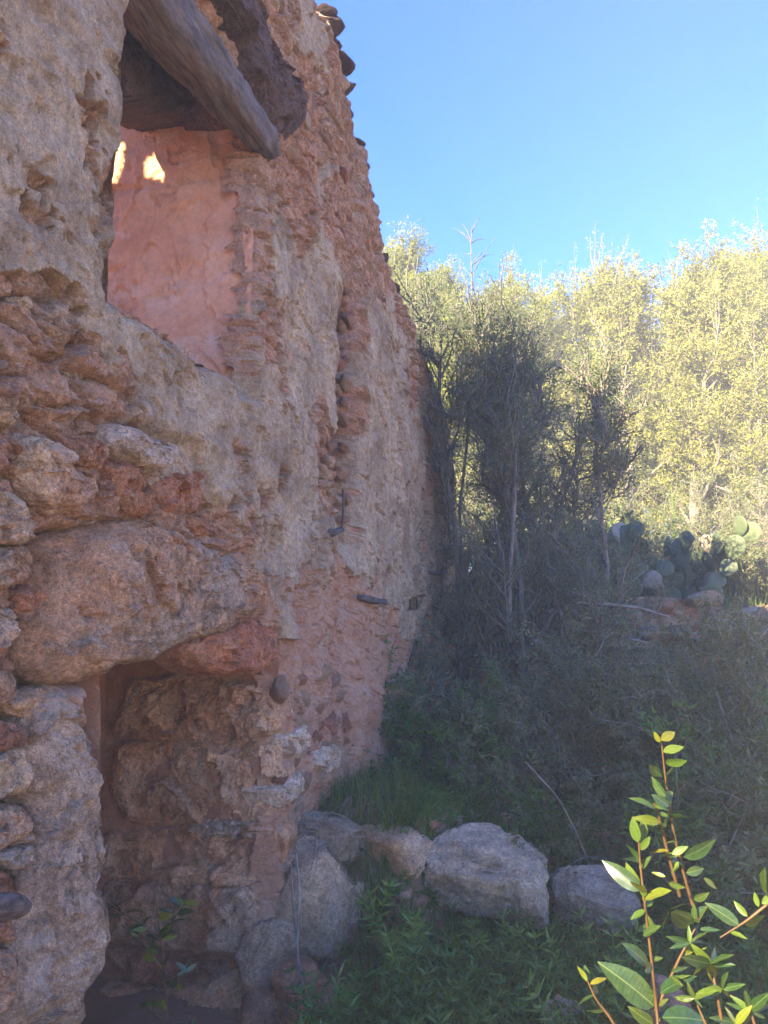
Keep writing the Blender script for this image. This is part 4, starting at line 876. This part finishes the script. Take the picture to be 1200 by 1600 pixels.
for px, py, Y, n, lb in [(640,1500,2.9,7,'bright narrow leaved shoots in the middle of the hollow'),(600,1420,3.1,6,'pale shoots just left of the largest boulder foot'),(545,1560,2.75,5,'bright shoots by the dry stems at the bottom'),(720,1585,2.6,6,'bright shoots at the bottom edge under the largest boulder'),
   (900,1560,2.6,6,'bright spiky shoots at the bottom below the rounded boulder'),(800,1450,3.2,5,'pale shoots under the right side of the largest boulder'),(860,1500,3.0,5,'light green shoots between the two boulders'),(690,1460,3.1,5,'light shoots directly below the largest boulder'), (960,1500,3.0,5,'fresh shoots under the rounded grey boulder')]:
    c = aty(px, py, Y); pts = c + rng.normal(size=(n, 3)) * [.012, .012, .002]; pts[:, 2] = c[2] - .16
    undergrowth('leafy_shoot', pts, .24, M['brightleaf'], lb, 6, 6, .05, .010, 'plant', None)
# leaf litter, small rubble and mixed ground cover
pts = scatter([(-1.0, 2.0), (2.2, 2.0), (2.6, 6.5), (-1.2, 6.5)], 16000); pts[:, 2] += rng.random(len(pts)) * .03 + .01
o = part('leaf_litter', *leafmesh(pts, unit(rng.normal(size=(len(pts), 3)) * [1, 1, .25]), .035, .014), M['drytwig'], None, False); o['label'] = 'dead leaves and twigs littering the ground'; o['category'] = 'leaf litter'; o['kind'] = 'stuff'
pts = scatter([(-.95, 2.1), (1.8, 2.0), (2.3, 5.2), (-.8, 5.2)], 28000); pts[:, 2] += rng.random(len(pts)) ** 1.5 * .11
o = part('ground_cover', *leafmesh(pts, unit(rng.normal(size=(len(pts), 3)) * [1, 1, .6]), .034, .018), M['coverleaf'], None, False); o['label'] = 'small oval leaved plants covering the ground between the boulders'; o['category'] = 'ground cover'; o['kind'] = 'stuff'
rk = [rock_shape(ico(2), 200 + k) for k in range(6)]; vs, fs, of = [], [], 0
for p in scatter([(-.95, 2.9), (1.0, 3.1), (1.5, 4.4), (-.9, 4.4)], 420):
    v, f = rk[rng.integers(0, 6)]; sz = rng.uniform(.012, .05); v = v * sz * [1, 1, .7] + p; vs.append(v); fs.append(f + of); of += len(v)
o = part('small_rubble', np.vstack(vs), np.vstack(fs), M['stone'], None, False); o['label'] = 'small broken stones strewn round the boulders'; o['category'] = 'rubble'; o['kind'] = 'stuff'
# dry stalks over the heap
dst = np.array([aty(470 + rng.normal() * 45, 1310 + rng.normal() * 22, 3.35 + rng.normal() * .08) for _ in range(110)])
A = grow(dst, rng.normal(size=(110, 3)) * [.6, .4, .4], rng.uniform(.12, .35, 110), 8, .25, -.1)
t = part('dry_stalks', *tubes(A, rad(np.full(110, .002), .001, 110, 8), 4), M['drytwig'], None); t['label'] = 'tangle of dry stalks lying on the heap below the grass ledge'; t['category'] = 'dead grass'; t['kind'] = 'stuff'
for k, pts in enumerate([[(462,1330,0),(470,1400,-.1),(462,1500,-.15),(478,1600,-.15),(485,1640,-.1)],[(455,1345,0),(458,1430,-.1),(470,1520,-.2),(440,1600,-.2),(435,1640,-.2)],[(468,1400,-.1),(464,1480,-.15),(475,1555,-.2),(492,1640,-.2)]]):
    log([aty(a, b, 3.15 + dy) for a, b, dy in pts], [.004, .004, .0035, .003], 'dry_stem', M['drytwig'], ['dry stem hanging straight down the heap', 'dry stem curling left down the heap', 'dry stem hanging lowest beside the brown rock'][k], 'stem', n=30, sides=6, amp=.0005)

# ------------------------------------------------------------------ broad-leaved plants, every leaf a part
def leaf_shape(wr=.34, curl=.18):
    n = 9; V, F = [], []
    for i in range(n):
        t = i / (n - 1); wv = wr * (math.sin(math.pi * min(1, t ** .8)) ** .8) / 2 if 0 < i < n - 1 else .006; zc = -curl * t * t
        for s in (-1, -.5, 0, .5, 1): V.append((s * wv, t, zc + .22 * abs(s) * wv + .02 * math.sin(t * 14) * abs(s) * .5))
    for i in range(n - 1):
        for j in range(4): a = i * 5 + j; F.append((a, a + 1, a + 6, a + 5))
    return V, F
LV = [(mkmesh('leaf', *leaf_shape(w_, c_), M[m_])) for w_, c_, m_ in [(.34, .15, 'glossleaf'), (.40, .3, 'glossleaf'), (.36, .1, 'youngleaf'), (.26, .25, 'youngleaf'), (.22, .12, 'glossleaf')]]
def put_leaf(parent, base, tip, kind, roll=0.0):
    d = Vector(tip - base); L = d.length; from mathutils import Matrix
    yv = d.normalized(); nv = Vector(unit(EYE - base) * .75 + np.array([0, 0, .45]) + rng.normal(size=3) * .45); xv = yv.cross(nv).normalized(); q = Matrix((xv, yv, xv.cross(yv))).transposed().to_quaternion(); o = link('leaf', LV[kind], parent)
    from mathutils import Quaternion
    o.rotation_mode = 'QUATERNION'; o.rotation_quaternion = q @ Quaternion((0, 1, 0), roll); o.location = Vector(base) - parent.location; o.scale = (L * 1.1, L, L); return o
def atd(px, py, D): return EYE + ray(px, py) * D
def leafy(name, label, cat_, stems, lvs, D, r):
    t = thing(name, label, cat_, tuple(atd(*stems[0][0][:2], D)))
    for s in stems:
        P = np.array([atd(a, b, D + dd) for a, b, dd in s]); n = 24; tt = np.linspace(0, len(P) - 1, n); Q = np.stack([np.interp(tt, range(len(P)), P[:, k]) for k in range(3)], -1)
        for _ in range(3): Q[1:-1] = (Q[:-2] + 2 * Q[1:-1] + Q[2:]) / 4
        part('stem', *tubes(Q[None], rad(np.array([r]), r * .4, 1, n), 8), M['stem'], t)
    for l in lvs:
        b, e, k = l[:3]; dd = rng.normal() * .012; ro = l[3] if len(l) > 3 else rng.normal() * .35
        put_leaf(t, atd(*b, D + dd * .3), atd(*e, D + dd + rng.normal() * .02), k, ro)
    return t
FG = [((1033,1157),(1056,1142),2),((1031,1160),(1022,1144),2),((1036,1175),(1069,1165),2),((1040,1192),(1072,1191),2),((1038,1210),(1064,1194),1,.9),((1034,1213),(1010,1194),0),((1040,1245),(1015,1217),1,-.6),((1024,1262),(1055,1236),2),
 ((1024,1264),(992,1240),3),((1044,1276),(1026,1268),0),((1048,1277),(1077,1272),0),((1030,1285),(998,1277),3),((996,1316),(988,1277),2),((998,1318),(1010,1278),2),((1000,1328),(1016,1308),2),((998,1348),(984,1312),1,.8),((1000,1360),(1013,1335),1,-.7),
 ((996,1348),(966,1334),0),((1003,1392),(940,1345),0),((1005,1402),(1006,1382),2),((1008,1404),(1045,1388),2),((998,1392),(978,1350),2),((1004,1396),(988,1372),2),((1012,1430),(1022,1462),0),((1032,1553),(1079,1513),1),((1022,1556),(956,1534),2),((1022,1572),(953,1508),1),
 ((1013,1508),(979,1473),0),((1068,1339),(1122,1322),1,.5),((1072,1364),(1103,1358),1,.9),((1066,1352),(1052,1350),1,1.),((1100,1372),(1121,1389),0),((1084,1406),(1106,1400),1,.9),((1048,1425),(1088,1434),4),((1048,1428),(1086,1456),4),((1048,1422),(1074,1408),4),((1046,1426),(1030,1450),4),
 ((1045,1330),(1012,1330),2),((1050,1335),(1075,1322),2),((1040,1370),(1018,1362),3),((1045,1380),(1068,1388),0),((1035,1590),(1110,1588),1),((1030,1572),(1042,1560),0),((1020,1600),(985,1578),0),((1038,1300),(1022,1290),1,.8),((1040,1318),(1058,1312),0)]
for sx_, sy_, k_ in ((1018,1500,0),(1030,1590,1),(1085,1430,0),(1060,1340,2),(1045,1260,0),(1008,1410,2),(1070,1480,4),(1050,1520,4),(1005,1450,0),(1092,1440,4)):
    for q_ in range(3):
        a_ = rng.random() * 6.28; l_ = rng.uniform(18, 40); FG.append(((sx_, sy_ + q_ * 6), (sx_ + l_ * math.cos(a_), sy_ + q_ * 6 - 6 + l_ * .6 * math.sin(a_)), k_))
st1 = [[(1032,1660,-.05),(1028,1600,0),(1018,1500,0),(1007,1410,0),(999,1340,0),(998,1305,0)],[(1090,1440,.06),(1072,1380,.05),(1052,1300,.04),(1040,1220,.03),(1033,1155,.02)],[(1062,1400,.05),(1040,1320,.03),(1028,1270,.02),(1022,1255,.02)],[(1024,1580,0),(1060,1500,.04),(1092,1440,.06)]]
leafy('glossy_shoot', 'tall young shoot with glossy oval leaves on a reddish stem at lower right', 'plant', st1, FG, 1.15, .0028)
F2 = [((1168,1432),(1146,1408),2),((1186,1417),(1177,1393),2),((1163,1440),(1202,1438),0),((1155,1446),(1105,1410),0),((1198,1400),(1187,1358),0),((1140,1456),(1165,1462),3),((1190,1412),(1215,1395),2)]
leafy('leafy_branch', 'orange stemmed branch with few yellow leaves reaching in from the right edge', 'plant', [[(1260,1360,0),(1205,1408,0),(1165,1440,0),(1125,1465,0)]], F2, 1.05, .0026)
F3 = []
for c, n, R_ in [((1078,1474),7,34),((1110,1506),8,38),((1172,1578),8,40),((1128,1545),5,34),((1085,1560),6,32),((1150,1600),6,40)]:
    for q in range(n):
        a = 6.28 * q / n + rng.normal() * .2; F3.append((c, (c[0] + R_ * math.cos(a), c[1] + R_ * .62 * math.sin(a) - 5), [4, 4, 3][q % 3]))
leafy('whorled_shoot', 'low shoot with star shaped whorls of narrow leaves at the lower right corner', 'plant', [[(1140,1680,0),(1122,1560,.0),(1110,1506,.02),(1078,1474,.03)],[(1200,1680,0),(1185,1620,0),(1172,1578,0),(1128,1545,.02)],[(1150,1660,0),(1150,1600,0)],[(1120,1640,.02),(1085,1560,.03)]], F3, 1.1, .003)
F4 = [((917,1534),(903,1508),2),((920,1534),(914,1506),2),((925,1548),(940,1528),1,.9),((928,1556),(900,1566),0),((945,1576),(915,1585),0),((922,1538),(948,1524),3)]
leafy('small_shoot', 'small shoot with a rounded bluish leaf left of the tall glossy shoot', 'plant', [[(985,1660,0),(958,1596,0),(930,1560,0),(917,1530,0)]], F4, 1.2, .003)
F5 = []
sp = [[(268,1680,0),(262,1600,0),(256,1500,0),(247,1430,0),(240,1388,0)],[(258,1520,0),(225,1475,.02),(190,1445,.03)],[(260,1560,0),(285,1530,.02),(300,1500,.03)],[(252,1470,0),(275,1430,.02),(292,1408,.03)],[(262,1600,0),(230,1570,.03)],[(252,1470,0),(215,1440,.02),(165,1410,.02)]]
for s in sp:
    for _ in range(11):
        k = rng.integers(0, len(s) - 1); f = rng.random(); x = s[k][0] * (1 - f) + s[k + 1][0] * f; y = s[k][1] * (1 - f) + s[k + 1][1] * f
        if y > 1580: continue
        a = rng.random() * 6.28; F5.append(((x, y), (x + 23 * math.cos(a), y - 5 + 13 * math.sin(a)), [0, 1, 0, 2][rng.integers(0, 4)]))
leafy('doorway_sapling', 'slender sapling with small oval leaves growing in the doorway', 'plant', sp, F5, 2.3, .0035)

# ------------------------------------------------------------------ haze, added for the veil of lens glare
def haze():
    m = bpy.data.materials.new('haze'); m.use_nodes = True; nt = m.node_tree; nt.nodes.remove(nt.nodes['Principled BSDF'])
    v = nt.nodes.new('ShaderNodeVolumePrincipled'); v.inputs['Density'].default_value = HAZE; v.inputs['Color'].default_value = (0.93, 0.95, 1, 1); v.inputs['Anisotropy'].default_value = 0.0
    nt.links.new(v.outputs[0], nt.nodes['Material Output'].inputs['Volume'])
    a, b = np.array([-420., -320., -3.]), np.array([420., 920., 11.0])
    V = [(x, y, z) for x in (a[0], b[0]) for y in (a[1], b[1]) for z in (a[2], b[2])]
    o = part('haze', V, [(0, 1, 3, 2), (4, 6, 7, 5), (0, 4, 5, 1), (2, 3, 7, 6), (0, 2, 6, 4), (1, 5, 7, 3)], m, None, False); o['kind'] = 'stuff'; o['label'] = 'even pale haze added in the air for the veil of lens glare'; o['category'] = 'haze'
HAZE = 0.0105
if HAZE: haze()
tt = 0
for o in S.objects:
    if o.type == 'MESH': tt += len(o.data.polygons)
print('polys', tt, 'objects', len(S.objects))
